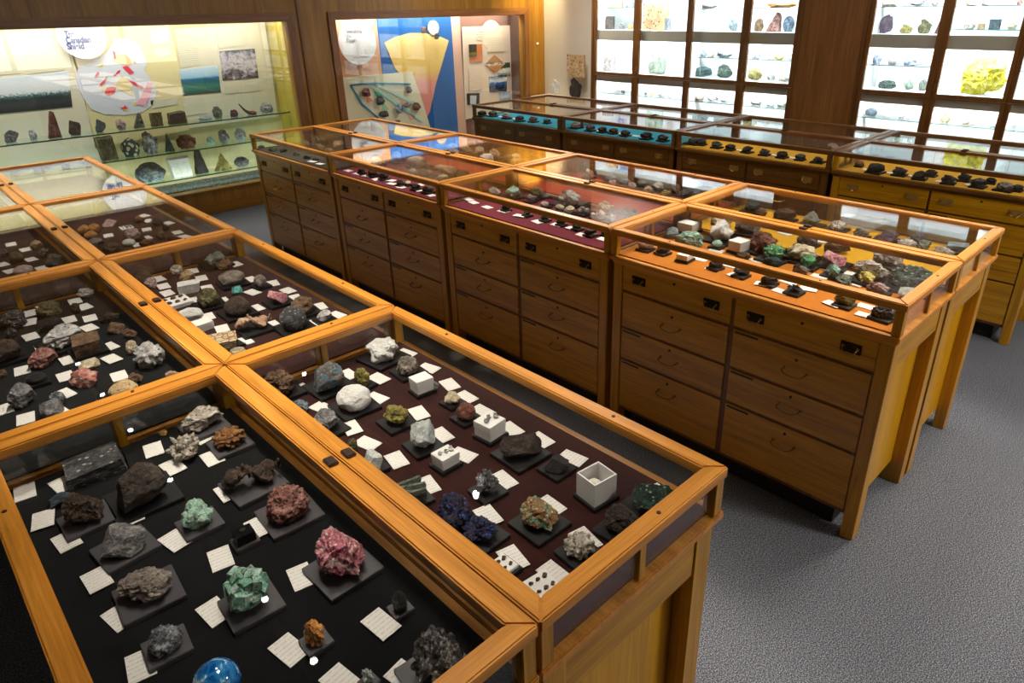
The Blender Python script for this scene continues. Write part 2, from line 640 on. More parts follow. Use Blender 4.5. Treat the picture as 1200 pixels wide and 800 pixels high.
F_BLACK = cloth('black_felt', '#030305', '#08080c')
F_MAROON = cloth('maroon_felt', '#260b0a', '#38140f')
F_ORANGE = cloth('orange_felt', '#a85a06', '#bf7410')
F_YELLOW = cloth('yellow_felt', '#b88404', '#d29c0c')
F_CRIMSON = cloth('crimson_felt', '#54031c', '#700828')
F_VERM = cloth('vermilion_felt', '#82200e', '#9c3014')
F_BROWN = cloth('brown_felt', '#1e0e0c', '#2c1612')
F_TEAL = cloth('teal_felt', '#06708a', '#0c90a6')

CASES = {}
RECT = {}


def reg(key, x0, x1, y0, y1, outer, fab, label, short, **kw):
    make_case('display_case', x0, x1, y0, y1, outer, fab, label, 'glass-topped display cases', **kw)
    CASES[key] = short
    RECT[key] = (x0, x1, y0, y1)


XA0 = XA - .576
for k in range(4):
    a, b = YA + k * LA, YA + (k + 1) * LA
    reg('L%d' % k, XA0, XA, a, b, -1, F_BLACK if k < 2 else F_BROWN, [
        'oak glass-topped display case lined in black, holding the blue glass sphere',
        'oak glass-topped display case lined in black with the red and white mineral',
        'oak glass-topped display case, third of the far left column, dark lining',
        'oak glass-topped display case, far end of the leftmost column by the rock wall display'][k],
        ['near black-lined case', 'second black-lined case', 'third left-column case', 'last left-column case'][k], drawers=False)
    reg('M%d' % k, XA, XA + WA, a, b, 1, F_MAROON, [
        'oak glass-topped display case lined in maroon, holding the open white box, at the aisle end',
        'oak glass-topped display case lined in maroon, second from the aisle end, with turquoise lump',
        'oak glass-topped display case lined in maroon, holding the orange tan nodules',
        'oak glass-topped display case lined in maroon, its top reflecting the printed wall panel'][k],
        ['near maroon-lined case', 'second maroon-lined case', 'third maroon-lined case', 'last maroon-lined case'][k], drawers=False)
for k in range(4):
    a, b = k * LB, (k + 1) * LB
    reg('F%d' % k, 0, WB, a, b, -1, [F_ORANGE, F_CRIMSON, F_CRIMSON, F_BROWN][k], [
        'oak drawer cabinet with glass top and orange lining at the middle island end',
        'oak drawer cabinet with glass top and crimson lining, next to the orange-lined one',
        'oak drawer cabinet with glass top and crimson lining, third along the middle island',
        'oak drawer cabinet with glass top at the far left end of the middle island'][k],
        ['orange-lined case', 'first crimson-lined case', 'second crimson-lined case', 'far end island case'][k])
    reg('G%d' % k, WB, 2 * WB, a, b, 1, [F_YELLOW, F_VERM, F_VERM, F_BROWN][k], [
        'oak glass-topped case with yellow lining behind the orange-lined one in the middle island',
        'oak glass-topped case with vermilion lining behind the first crimson-lined one',
        'oak glass-topped case with vermilion lining behind the second crimson-lined one',
        'oak glass-topped case at the far back corner of the middle island'][k],
        ['yellow-lined island case', 'near vermilion-lined case', 'far vermilion-lined case', 'far back island case'][k], drawers=False)
for k in range(4):
    a, b = YC + k * LC, YC + (k + 1) * LC
    reg('C%d' % k, XC, XC + WC, a, b, -1, [F_YELLOW, F_YELLOW, F_TEAL, F_TEAL][k], [
        'dark oak drawer cabinet with yellow-lined glass top, cut off by the right picture edge',
        'dark oak drawer cabinet with yellow-lined glass top in front of the broad wooden panel',
        'dark oak drawer cabinet with teal-lined glass top in front of the stone slab cabinet',
        'dark oak drawer cabinet with teal-lined glass top at the far back row end'][k],
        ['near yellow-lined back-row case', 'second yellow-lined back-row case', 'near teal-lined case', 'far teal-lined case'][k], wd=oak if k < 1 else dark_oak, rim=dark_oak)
    reg('D%d' % k, XC + WC, XC + 2 * WC, a, b, 1, F_BROWN, [
        'glass-topped case between the near yellow-lined case and the yellow mineral cabinet',
        'glass-topped case of the back row by the broad wooden panel',
        'glass-topped case of the back row reflecting the tall white shelves',
        'glass-topped case at the far corner of the back row by the white wall'][k],
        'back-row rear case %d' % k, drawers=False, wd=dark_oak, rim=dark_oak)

# ------------------------------------------------------------------ rocks
_mesh = {}


def fin(bm):
    """normalise to a unit box standing on z=0, centred in x and y"""
    vs = list(bm.verts)
    mn = [min(v.co[i] for v in vs) for i in range(3)]
    mxx = [max(v.co[i] for v in vs) for i in range(3)]
    for v in vs:
        v.co = Vector(((v.co.x - (mn[0] + mxx[0]) / 2) / (mxx[0] - mn[0]), (v.co.y - (mn[1] + mxx[1]) / 2) / (mxx[1] - mn[1]), (v.co.z - mn[2]) / (mxx[2] - mn[2])))
    bmesh.ops.recalc_face_normals(bm, faces=list(bm.faces))


def cut(co, planes):
    for n, d in planes:
        k = co.dot(n)
        if k > d:
            co = co - n * (k - d)
    return co


def hexprism(bm, base, tip, r, rng, n=6, point=.25):
    base, tip = Vector(base), Vector(tip)
    z = (tip - base).normalized()
    x = z.orthogonal().normalized()
    y = z.cross(x)
    sh = base.lerp(tip, 1 - point)
    a0 = rng.random() * 6
    A, B = [], []
    for i in range(n):
        a = a0 + 2 * math.pi * i / n
        o = (x * math.cos(a) + y * math.sin(a)) * r * (1 + .12 * rng.random())
        A.append(bm.verts.new(base + o))
        B.append(bm.verts.new(sh + o))
    T = bm.verts.new(tip + x * r * .2 * (rng.random() - .5))
    bm.faces.new(A[::-1])
    for i in range(n):
        bm.faces.new((A[i], A[(i + 1) % n], B[(i + 1) % n], B[i]))
        bm.faces.new((B[i], B[(i + 1) % n], T))


def cubelet(bm, c, s, rot):
    m = Matrix.Translation(c) @ rot.to_4x4() @ Matrix.Diagonal((*s, 1))
    bmesh.ops.create_cube(bm, size=1, matrix=m)


def rnd_rot(rng):
    return Matrix.Rotation(rng.random() * 6.28, 3, 'Z') @ Matrix.Rotation(rng.random() * 6.28, 3, 'X')


def rvec(rng):
    while True:
        v = Vector((rng.uniform(-1, 1), rng.uniform(-1, 1), rng.uniform(-1, 1)))
        if .1 < v.length < 1:
            return v.normalized()


def rock_mesh(style, seed, lod):
    key = (style, seed, lod)
    if key in _mesh:
        return _mesh[key]
    rng = random.Random(hash(style) % 1 + seed * 77 + sum(map(ord, style)))
    bm = bmesh.new()
    off = Vector((seed * 3.7, seed * 1.3, seed * 2.1))
    smooth = style in ('round', 'lump', 'smooth', 'botry')
    if style in ('ang', 'slab', 'lump', 'round', 'botry', 'rough', 'block', 'wedge', 'columnar', 'pyramid', 'smooth', 'tail'):
        bmesh.ops.create_icosphere(bm, subdivisions=lod, radius=1)
        if style == 'ang':
            pl = [(rvec(rng), rng.uniform(.45, .8)) for _ in range(12)]
        elif style == 'rough':
            pl = [(rvec(rng), rng.uniform(.6, .85)) for _ in range(8)]
        elif style in ('slab', 'block'):
            pl = []
            for ax in range(3):
                for sg in (-1, 1):
                    n = Vector((0, 0, 0)); n[ax] = sg
                    n = (n + rvec(rng) * .12).normalized()
                    pl.append((n, .5))
        elif style == 'wedge':
            pl = [(Vector((1, 0, .05)).normalized(), .45), (Vector((-1, 0, .55)).normalized(), .4), (Vector((0, 1, .1)).normalized(), .4), (Vector((0, -1, .15)).normalized(), .4), (Vector((0, 0, -1)), .6)]
        elif style == 'pyramid':
            pl = [((Vector((math.cos(a), math.sin(a), .55)) + rvec(rng) * .15).normalized(), .42) for a in (.3, 1.5, 2.7, 3.9, 5.2)] + [(Vector((0, 0, -1)), .5)]
        elif style == 'columnar':
            pl = [((Vector((math.cos(a), math.sin(a), .18)) + rvec(rng) * .06).normalized(), .4) for a in (.2, 1.2, 2.3, 3.3, 4.3, 5.4)] + [(Vector((.1, 0, 1)).normalized(), .85), (Vector((0, 0, -1)), .85)]
        else:
            pl = []
        amp = {'ang': .07, 'rough': .2, 'slab': .035, 'block': .06, 'lump': .42, 'round': .13, 'botry': .12, 'wedge': .06, 'pyramid': .12, 'columnar': .08, 'smooth': .05, 'tail': .1}[style]
        fr = {'lump': 1.5, 'botry': 1.2, 'rough': 2.6, 'round': 1.4}.get(style, 2.6)
        for v in bm.verts:
            co = v.co.copy()
            if style == 'tail':
                co.x *= 1 + 1.4 * max(0, -co.x)
                co.z += .9 * max(0, -co.x) ** 2
                co.y *= .6
            co = cut(co, pl)
            n = v.co.normalized()
            k = noise.fractal(n * fr + off, 1.0, 2.2, 5) * amp
            if style in ('rough', 'ang', 'pyramid'):
                k += -abs(noise.noise(n * 4.5 + off)) * amp * 1.3
            if style == 'botry':
                dd = noise.voronoi(n * 2.6 + off)[0][0]
                k += .34 * (1 - min(1, dd / .62) ** 2) - .12
            co = co * (1 + k)
            v.co = co
        zmin = min(v.co.z for v in bm.verts)
        for v in bm.verts:
            if v.co.z < zmin * .72:
                v.co.z = zmin * .72
    elif style in ('crys', 'cubes'):
        bmesh.ops.create_icosphere(bm, subdivisions=max(2, lod - 1), radius=.62)
        for v in bm.verts:
            v.co *= 1 + noise.fractal(v.co * 2.4 + off, 1, 2, 4) * .3
            v.co.z *= .7
        for i in range(34 if lod > 3 else 16):
            n = rvec(rng)
            n.z = abs(n.z) * .9 + .1
            n.normalize()
            if style == 'crys':
                hexprism(bm, n * .35, n * rng.uniform(.75, 1.12), rng.uniform(.08, .19), rng)
            else:
                s = rng.uniform(.2, .42)
                cubelet(bm, n * rng.uniform(.45, .72), (s, s, s), rnd_rot(rng))
    elif style == 'branch':
        p = Vector((-1, 0, .1))
        pts = [p]
        for i in range(9):
            p = p + Vector((.24, rng.uniform(-.14, .14), rng.uniform(-.13, .16)))
            pts.append(p)
        for i, q in enumerate(pts):
            s = .09 + .1 * rng.random() + .05 * math.sin(i * 1.3)
            m = Matrix.Translation(q) @ Matrix.Rotation(rng.uniform(-.6, .6), 4, 'Z') @ Matrix.Diagonal((s * 1.9, s, s, 1))
            bmesh.ops.create_icosphere(bm, subdivisions=3, radius=1, matrix=m)
        for i in range(10):
            q = rng.choice(pts)
            n = rvec(rng)
            hexprism(bm, q, q + n * rng.uniform(.18, .34), .06, rng, 5)
        for v in bm.verts:
            v.co += noise.noise_vector(v.co * 5 + off) * .09 + noise.noise_vector(v.co * 14 + off) * .03
    elif style == 'sticks':
        for i in range(5):
            y = -.5 + i * .25 + rng.uniform(-.05, .05)
            a = Vector((-1, y, .1 + rng.random() * .15))
            b = Vector((rng.uniform(.6, 1), y + rng.uniform(-.25, .25), .1 + rng.random() * .2))
            hexprism(bm, a, b, .11, rng, 7, .04)
    elif style == 'sphere':
        bmesh.ops.create_uvsphere(bm, u_segments=48, v_segments=24, radius=1)
        smooth = True
    fin(bm)
    me = bpy.data.meshes.new('rock_form')
    bm.to_mesh(me)
    bm.free()
    if smooth:
        for p in me.polygons:
            p.use_smooth = True
    _mesh[key] = me
    return me


_mm = {}


def mat_mesh(me, mat):
    k = (me.name, mat.name)
    if k not in _mm:
        m = me.copy()
        m.materials.clear()
        m.materials.append(mat)
        _mm[k] = m
    return _mm[k]


def sphere_mat():
    t = NT('blue_glass_sphere')
    v = t.coords((1, 1, 1))
    f = t.noise(v, 2.4, 5, .6, 1.2)
    col = t.ramp(f, [(.42, lin('#0c4f9c')), (.55, lin('#2f8fd0')), (.62, lin('#d8e6ea')), (.7, lin('#6a6458'))])
    b = t.bsdf(Roughness=.03)
    t.l(col, b.inputs['Base Color'])
    b.inputs['Coat Weight'].default_value = 1
    b.inputs['Coat Roughness'].default_value = 0
    return t.m


M_SPH = sphere_mat()
M_WBOX = plain('white_card_box', '#e9e6e4', .6)
M_PAD = plain('black_mount', '#141316', .45)
M_PADG = plain('grey_mount', '#4b474c', .4)
M_COTTON = plain('cotton_wool', '#e2dccf', .9)
M_CARD = paper()

NOUN = dict(ang='angular rock', slab='flat slab', lump='lumpy rock', round='rounded nodule', botry='knobbly nodule', rough='rough rock', block='block', crys='crystal cluster', cubes='cubic crystal cluster',
            branch='twisted branching mineral', sticks='bundle of stick-like crystals', sphere='glass sphere', wedge='tall wedge-shaped rock', pyramid='pyramid-shaped rock', columnar='upright columnar rock',
            smooth='smooth rounded stone', tail='rock with a pointed tail', box='closed white box', obox='open white box with cotton wool', rbox='white box topped with small crystals', tray='flat white tray with small pebbles', cube='small black box')

SPECS = []      # things to label later: dict(o, desc, where, cx, cy, kind)


def cardbox(root_or_none, name, w, dd, h, kind, pal, seed, loc, yaw, parent=None):
    """White boxes and trays: body, cotton and small stones."""
    rng = random.Random(seed)
    r = parent
    def place(ob):
        ob.parent = r
    if kind in ('box', 'rbox', 'cube'):
        b = MB().box(-w / 2, w / 2, -dd / 2, dd / 2, 0, h * (.8 if kind == 'rbox' else 1))
        if kind == 'cube':
            ob = b.build('box_body', plain('black_plastic', '#0d0c0e', .25), None, bevel=.001)
            place(ob)
            ob = MB().tube((0, 0, h), (0, 0, h + .004), .006).build('metal_sample', plain('bright_metal', '#c9c9c9', .2, 1.0))
            place(ob)
        else:
            ob = b.build('box_body', M_WBOX, None, bevel=.001)
            place(ob)
            zt = h * (.8 if kind == 'rbox' else 1)
            ob = MB().box(-w / 2 - .001, w / 2 + .001, -dd / 2 - .001, dd / 2 + .001, zt * .55, zt + .0015).build('box_lid', M_WBOX, None, bevel=.0008)
            place(ob)
            if kind == 'rbox':
                for i in range(3):
                    m = rock_mesh('crys', i, 3)
                    q = bpy.data.objects.new('crystal', mat_mesh(m, rock_mat(pal)))
                    C.objects.link(q)
                    q.parent = r
                    q.location = ((i - 1) * w * .28, rng.uniform(-.1, .1) * dd, zt)
                    s = w * .26
                    q.scale = (s, s, s * 1.1)
    elif kind == 'obox':
        t = .0035
        b = MB()
        b.box(-w / 2, w / 2, -dd / 2, dd / 2, 0, t)
        b.box(-w / 2, -w / 2 + t, -dd / 2, dd / 2, t, h)
        b.box(w / 2 - t, w / 2, -dd / 2, dd / 2, t, h)
        b.box(-w / 2 + t, w / 2 - t, -dd / 2, -dd / 2 + t, t, h)
        b.box(-w / 2 + t, w / 2 - t, dd / 2 - t, dd / 2, t, h)
        place(b.build('box_body', M_WBOX))
        q = bpy.data.objects.new('cotton_wool', mat_mesh(rock_mesh('lump', 2, 4), M_COTTON))
        C.objects.link(q); q.parent = r
        q.location = (0, 0, t); q.scale = (w * .8, dd * .8, h * .62)
    else:
        place(MB().box(-w / 2, w / 2, -dd / 2, dd / 2, 0, max(.006, h * .5)).build('tray_board', M_WBOX, None, bevel=.001))
        zt = max(.006, h * .5)
        for i in range(6):
            q = bpy.data.objects.new('pebble', mat_mesh(rock_mesh('rough', i % 3, 3), rock_mat(pal)))
            C.objects.link(q); q.parent = r
            q.location = (((i % 3) - 1) * w * .29, ((i // 3) - .5) * dd * .45, zt)
            s = w * rng.uniform(.16, .26)
            q.scale = (s, s * .8, s * .5)


def put_rock(base, W, D, Hh, yaw, style, pal, pad, where, cx, cy, group, lod, seed, pad_yaw=0.0):
    desc = NOUN[style] if style in ('box', 'obox', 'rbox', 'tray', 'cube') else ('blue glass sphere' if style == 'sphere' else PAL_R[pal][5] + ' ' + NOUN[style])
    padh = .011
    is_box = style in ('box', 'obox', 'rbox', 'tray', 'cube')
    nm = {'sphere': 'glass_sphere', 'box': 'sample_box', 'obox': 'sample_box', 'rbox': 'sample_box', 'tray': 'sample_tray', 'cube': 'sample_box'}.get(style, 'mineral_specimen')
    catg = {'glass_sphere': 'sphere', 'sample_box': 'box', 'sample_tray': 'tray'}.get(nm, 'rock')
    if pad or is_box:
        root = empty(nm, base)
        tag(root, None, catg, group)
        if pad:
            root.rotation_euler = (0, 0, pad_yaw)
            pw = pd = (W + D) / 2 * 1.12 + .004
            if is_box:
                pw, pd = W + .012, D + .012
            m = MB().box(-pw / 2, pw / 2, -pd / 2, pd / 2, 0, padh).build('mount_base', M_PADG if pad == 'g' else M_PAD, None, bevel=.0012)
            m.parent = root
        if is_box:
            sub = root
            if pad:
                # box on its base: keep the axes of the base
                n0 = set(C.objects)
                cardbox(None, nm, W, D, Hh, style, pal, seed, None, 0, parent=root)
                for q in set(C.objects) - n0:
                    q.location.z += padh
            else:
                root.rotation_euler = (0, 0, pad_yaw)
                cardbox(None, nm, W, D, Hh, style, pal, seed, None, 0, parent=root)
        else:
            o = bpy.data.objects.new('rock', mat_mesh(rock_mesh(style, seed % 6, lod), rock_mat(pal)))
            C.objects.link(o)
            o.parent = root
            o.location = (0, 0, padh - .0005)
            o.rotation_euler = (0, 0, yaw - pad_yaw)
            o.scale = (W, D, Hh)
    else:
        mt = M_SPH if style == 'sphere' else rock_mat(pal)
        root = bpy.data.objects.new(nm, mat_mesh(rock_mesh(style, seed % 6, lod), mt))
        C.objects.link(root)
        root.location = base
        root.rotation_euler = (0, 0, yaw)
        root.scale = (W, D, Hh)
        tag(root, None, catg, group)
    SPECS.append(dict(o=root, desc=desc, where=where, cx=cx, cy=cy, kind='r', cat=catg))
    return root


def put_card(p, ang, where, cx, cy, group, L=.066, Wd=.042):
    o = MB().box(-Wd / 2, Wd / 2, -L / 2, L / 2, 0, .0016).build('text_card', M_CARD)
    o.location = p
    o.rotation_euler = (0, 0, ang)
    tag(o, None, 'card', group)
    SPECS.append(dict(o=o, desc='white text card', where=where, cx=cx, cy=cy, kind='c', cat='card'))


def clampcase(key, P, m):
    x0, x1, y0, y1 = RECT[key]
    m += .03
    return Vector((min(max(P.x, x0 + m), x1 - m), min(max(P.y, y0 + m), y1 - m), P.z))


def rocks_on_bed(key, table, group, lod=4, zb=BED, hk=(.3, 1.35), allpad=False):
    where = CASES[key]
    for i, ln in enumerate(table.strip().splitlines()):
        f = ln.split()
        cx, cy, w, h = map(float, f[:4])
        style, pal = f[4], f[5]
        pad = f[6] if len(f) > 6 else ('p' if allpad else '')
        pz = .011 if pad else 0
        Hh = .03
        for it in range(6):
            P = at(cx, cy, 2, zb + pz + Hh / 2)
            s = depth(P) / F
            e = math.asin((CAMP.z - P.z) / (P - CAMP).length)
            W = w * s
            D = W * .95
            se, ce, hs = math.sin(e), math.cos(e), h * s
            if style in ('tray', 'slab', 'box', 'obox', 'rbox', 'cube'):
                D = W * .72
                W *= .82
                Hh = (hs - D * se) / ce
                lo, hi = (.14 * W, .3 * W) if style in ('tray', 'slab') else (.35 * W, .9 * W)
                Hh = min(max(Hh, lo), hi, .07)
                D = min(max((hs - Hh * ce) / se, .55 * W), 1.2 * W)
            else:
                Hh = math.sqrt(max(0, hs * hs - (D * se) ** 2)) / ce * .9
                Hh = min(max(Hh, .5 * W), 1.35 * W, .085)
                D = math.sqrt(max(0, hs * hs - (Hh * ce) ** 2)) / se
                D = min(max(D, .55 * W), 1.3 * W)
        if style == 'sphere':
            D = Hh = W
            P = at(cx, cy, 2, zb + Hh / 2)
        P = clampcase(key, P, .45 * W)
        v = P - CAMP
        yaw = math.atan2(v.y, v.x) - math.pi / 2
        rng = random.Random(i * 31 + len(table))
        put_rock(Vector((P.x, P.y, zb)), W, D, Hh, yaw, style, pal, pad, where, cx, cy, group, lod, i * 5 + len(key) + int(cx), pad_yaw=rng.uniform(-.12, .12) + (yaw if style in ('obox', 'box', 'rbox') and False else 0))


def cards_on_bed(key, pts, group, zb=BED, jit=14, base=0):
    where = CASES[key]
    for i, (x, y) in enumerate(pts):
        P = clampcase(key, at(x, y, 2, zb + .002), .03)
        rng = random.Random(int(x * 7 + y))
        put_card(Vector((P.x, P.y, zb + .0004 + .0017 * (i % 3))), R(base + rng.uniform(-jit, jit)), where, x, y, group)



# ------------------------------------------------------------------ specimens in the cases
# columns: centre x, centre y, width, height (photograph pixels), form, colours, mount
rocks_on_bed('L0', '''
111.4 543.6 77 45 slab dkgray
162 563.6 55 52 ang brownblack p
236.5 488.6 47 26 rough whitebrown g
191.4 506.8 9 7 round amber
214 524 38 33 crys whitebrown
268 511 36 25 botry rust g
293.6 552 67 20 branch dkbrown g
336 586 52 44 rough redgranite g
230.5 600 35 34 lump mint g
97 594 42 38 rough dkbrown g
69 584 27 16 ang blueblack
143 631 50 36 ang gray g
170.5 684 57 42 rough warmgray g
192 747 40 34 rough silver g
290 689 50 50 cubes aqua g
286 627 26 22 cube black g
398.3 645.3 55 58 rough pink g
368 739 24 29 rough orange g
467.8 703 17 23 round black g
511.7 767 63 68 botry hematite g
431 791 14 18 crys clear g
254 799 53 53 sphere blue
''', 'minerals in the near black-lined case', lod=5)
cards_on_bed('L0', [(73.4, 567), (154, 604), (51, 609.6), (90.8, 510), (180, 527), (203, 547.7), (234.5, 512), (249, 536.7), (266.8, 577.4), (11, 537.5), (78.4, 634), (114, 680),
    (141, 722), (165, 780), (205.7, 634), (258.5, 653.7), (251.6, 717), (304, 617.7), (353, 675), (339, 761.5), (446.6, 732), (476, 793), (400, 799)], 'text cards in the near black-lined case')
rocks_on_bed('L1', '''
100 343 18 12 cubes whitegray
56 362 26 18 rough olive
15 374 26 20 rough dkgray
88 361 10 13 rough dkbrown
57 379 30 14 ang black
128 371 24 12 rough dkbrown
13.6 389 12 12 crys silver
73 392 42 25 rough whitegray p
101 402 29 20 block brown p
135 384 20 12 ang brown
152 390 15 11 rough brown
154 406 13 17 rough cream
174 414 34 30 botry whitegray
49 418 31 22 rough redgranite
7 408 26 26 ang dkbrown p
2 437 10 10 rough brown
104 426 22 14 ang cream
98 441 31 22 rough redwhite
24 462 28 28 rough gray
66 466 18 18 ang silver
60 478 24 22 ang gray
42 442 21 12 round black p
144 455 31 21 round specktan
159 442 15 12 rough brown
202 438 15 8 rough pinktan
''', 'minerals in the second black-lined case')
cards_on_bed('L1', [(34, 338), (88, 353), (99, 360), (13, 362), (36, 367), (35, 378), (81, 374), (105.6, 373), (104.6, 384.6), (36, 394), (128, 406), (131, 421), (139.6, 440), (80, 422), (77, 441.6),
    (26, 433.6), (50, 407), (76, 462), (30, 490), (4, 480), (70, 484)], 'text cards in the second black-lined case')
rocks_on_bed('L2', '''
42 286 13 10 rough tan
19.5 301 15 13 round olive
53 296 13 11 cubes gray
63 304 20 13 ang dkgray
27 316 20 12 round palepink
4 296 10 10 rough dkgray
''', 'minerals in the third left-column case', lod=3)
cards_on_bed('L2', [(12.7, 286), (30, 292.6), (36.5, 304.5), (48.7, 314), (12, 318), (3, 310.5)], 'text cards in the third left-column case')
rocks_on_bed('M0', '''
326 447 37 30 rough brown p
384 438 37 34 ang bluebrown p
424 441 18 22 rough yellowolive p
448 408 38 27 lump white p
477.5 426 27 22 rough warmgray p
494 449 26 23 box white p
508 450 14 10 rough gray
414 464 39 30 round white p
530 465 19 15 lump cream p
546 481 23 20 round redbrown p
464 485 30 24 cubes yellowolive p
495 507 29 34 ang clear p
574 498 32 34 rbox whitegray p
352 475 20 16 rough bluegray
380 492 35 28 rough gray p
412 521 14 14 rough olive
436 538 24 22 ang clear p
522 535 30 27 rbox white p
610 520 50 31 ang brownblack p
652 542 30 20 ang black p
699 567 42 44 obox white p
571 562 28 31 crys silver p
632 600 46 38 rough copperstripe p
532 597 44 46 rough azurite p
562 618 44 34 crys azurite p
480 574 40 26 sticks graygreen p
679 637 37 31 botry whitebrown p
588 662 36 25 tray brown p
635 684 42 32 tray brown
765 580 50 38 ang dkgreen p
730 608 44 36 rough brownblack p
''', 'minerals in the near maroon-lined case', lod=5)
cards_on_bed('M0', [(355, 455.5), (408, 439), (444, 444), (441, 466), (476, 414), (502.5, 432), (527, 450), (546, 465.5), (565, 482.5), (377.5, 477), (491, 484), (412, 502), (430.5, 519), (465, 539),
    (517.5, 510.5), (542.5, 532.5), (634, 515.5), (671, 537.5), (501, 568), (590, 562.5), (572, 605), (645, 592), (686, 632), (601, 655), (650, 672), (599, 503), (785, 570), (749, 606)], 'text cards in the near maroon-lined case')
rocks_on_bed('M1', '''
163 322 21 17 round dkbrown
176 331 14 12 rough palepink
205.6 315 14 12 rough whitebrown
219 323 17 14 rough tan
252 302 24 16 lump graygreen p
262 309 18 12 rough brown
271.6 324 29 16 round warmgray p
304.6 328 14 14 round warmgray p
221.6 336 25 12 block white
277.7 340 12 11 ang turquoise
243 347 25 22 rough olive p
277 357 28 22 round dkbrown p
325 346 22 17 ang pink p
354 356 26 20 lump brown p
343 371 30 28 round dkgray p
296 375 41 20 branch pinktan p
205.6 352 36 19 tray brown
220.7 368 32 17 ang white
236.7 381 25 15 box white
260.6 399 40 21 slab marble p
380 368.6 18 13 rough whitegray p
278 411 19 6 rough cream
''', 'minerals in the second maroon-lined case')
cards_on_bed('M1', [(160, 311), (186, 327), (192, 336), (196, 343), (236, 326), (226, 318), (276, 309), (243, 337.5), (225, 353), (293.6, 327), (320, 332), (296, 343), (261, 352), (300.5, 361), (337.6, 341),
    (346, 348.5), (375, 359), (320, 381), (364, 379.6), (243.6, 371), (260.6, 385.7), (287, 399), (395, 369)], 'text cards in the second maroon-lined case')
rocks_on_bed('M2', '''
98 269 13 12 round orangetan
110 267 13 12 round orangetan
106 275 14 10 round orangetan
111 284 20 11 rough gray
131 290 20 11 rough dkbrown
128 260.6 16 9 ang palepink
155 273 16 13 rough palepink p
151 283.5 14 8 smooth white
148 266 16 8 tray gray
172 284 17 6 rough redbrown
162 255 7 6 round orangetan p
184 259 13 9.5 round black
194 266 8 8 rough black
188.5 275.6 10 10 rough brown
202 279 11 5 rough maroon
''', 'minerals in the third maroon-lined case', lod=3)
cards_on_bed('M2', [(127, 275.6), (169, 252.7), (174, 259), (197, 261), (172, 269), (172, 279), (208, 272), (161.5, 286.7), (217, 277.7)], 'text cards in the third maroon-lined case')
rocks_on_bed('F0', '''
810.5 263.6 27 15 box white p
786.5 271 17 13 ang bluegray
807.5 279.5 34 15 rough mint
849.5 267.5 28 24 lump white p
840.5 284.6 12 8 round mint p
866 287 23 16 box white p
903.5 278 33 23 rough redbrown p
870.5 299 18 9 rough brown
907.4 294.5 25 19 botry green p
905 306.5 22 11 rough teal
944 292 35 19 botry cream p
947.6 305 18 14 rough green p
939.5 316 21 9 rough warmgray
980.6 300.5 26 19 ang pink p
977 315.5 17 14 rough aqua p
988.5 327.5 19 13 rough graygreen
1022 315 39 16 rough whitebrown p
1016 323.6 20 13 rough yellow p
1029.5 336.5 27 13 rough palepink p
1068 323 50 27 rough dkgreen p
1062.5 342.5 18 15 ang clear
757 286 19 9 round palepink p
777 291 17 6 ang dkbrown p
803 300 20 10 box white p
839 308.6 17 5 rough brownblack p
869 317 19 7 ang black p
902 326.5 20 8 rough brownblack p
931.5 337 18 10 crys black p
990.5 350 24 9 rough yellowolive p
1036 364 28 12 rough dkgray p
''', 'minerals in the orange-lined case')
cards_on_bed('F0', [(836, 314.6), (862, 323), (894.5, 333.5), (915.5, 341), (947, 338.6), (975.5, 356.6), (1016, 359), (1014.5, 369.5), (777.5, 296), (821, 303), (855.5, 311), (887, 294.5), (887, 305),
    (924.5, 330.5), (960.5, 324.5), (1001, 332), (999.5, 321), (1049, 339.5), (839, 293.6), (965, 314)], 'text cards in the orange-lined case')
rocks_on_bed('G0', '''
882.5 240.5 18 13 rough black p
891.5 249 14 5 rough brown
920 250 26 13 rough dkbrown p
951.5 255.5 20 17 lump graygreen p
981.5 263 19 11 rough whitebrown p
1010 272 19 9 rough gray p
1041.5 275 24 15 ang purple p
1076 278 17 13 rough purple p
1063 285 21 11 botry whitegray
1082.6 286 14 12 rough graygreen
1123.5 289 30 13 slab bluegray p
1106 295 26 10 rough whitegray
845 257 26 7 rough cream
875 265 30 8 rough warmgray p
947 279.5 26 8 rough gray p
981.5 288.5 30 9 rough brown
1040 302 33 11 rough whitegray p
''', 'minerals in the yellow-lined island case', lod=4)
cards_on_bed('G0', [(890, 243.5), (932, 248), (1007, 277.5), (887, 265), (920, 273.5), (960.5, 282.5), (1028, 294.5)], 'text cards in the yellow-lined island case')
rocks_on_bed('F1', '''
580 223.6 14 9 rough whitebrown
601 224 18 13 rough aqua
630 224 18 12 rough olive
622 231.6 14 7 cubes whitegray
667.6 230 27 17 rough whitegray p
638 238.6 10 6 round palepink
656 242.5 11 7 rough cream
667.6 245 14 9 rough cream
684 245.6 14 8 cubes whitegray
715 239 19 13 crys cream p
703.5 250 13 9 rough whitebrown p
695 251 6 5 rough white
716 254.8 12 9 crys whitegray p
744 247 11 9 rough olive
752 241 12 8 rough brown p
593 242.5 11 4 rough black p
618 248.6 11 4 ang black p
639 254 12 4 rough dkgray p
658 259 12 4 rough black p
677 264 13 4 rough dkgray p
692 270.5 15 7 rough dkbrown p
708 272 8 4 rough brown p
''', 'minerals in the first crimson-lined case', lod=3, allpad=True)
cards_on_bed('F1', [(571, 242.5), (590, 247.5), (609, 253), (630, 259.5), (653, 263.5), (670.6, 268), (682.5, 275), (708, 280.5), (541, 232), (555, 237)], 'text cards in the first crimson-lined case')
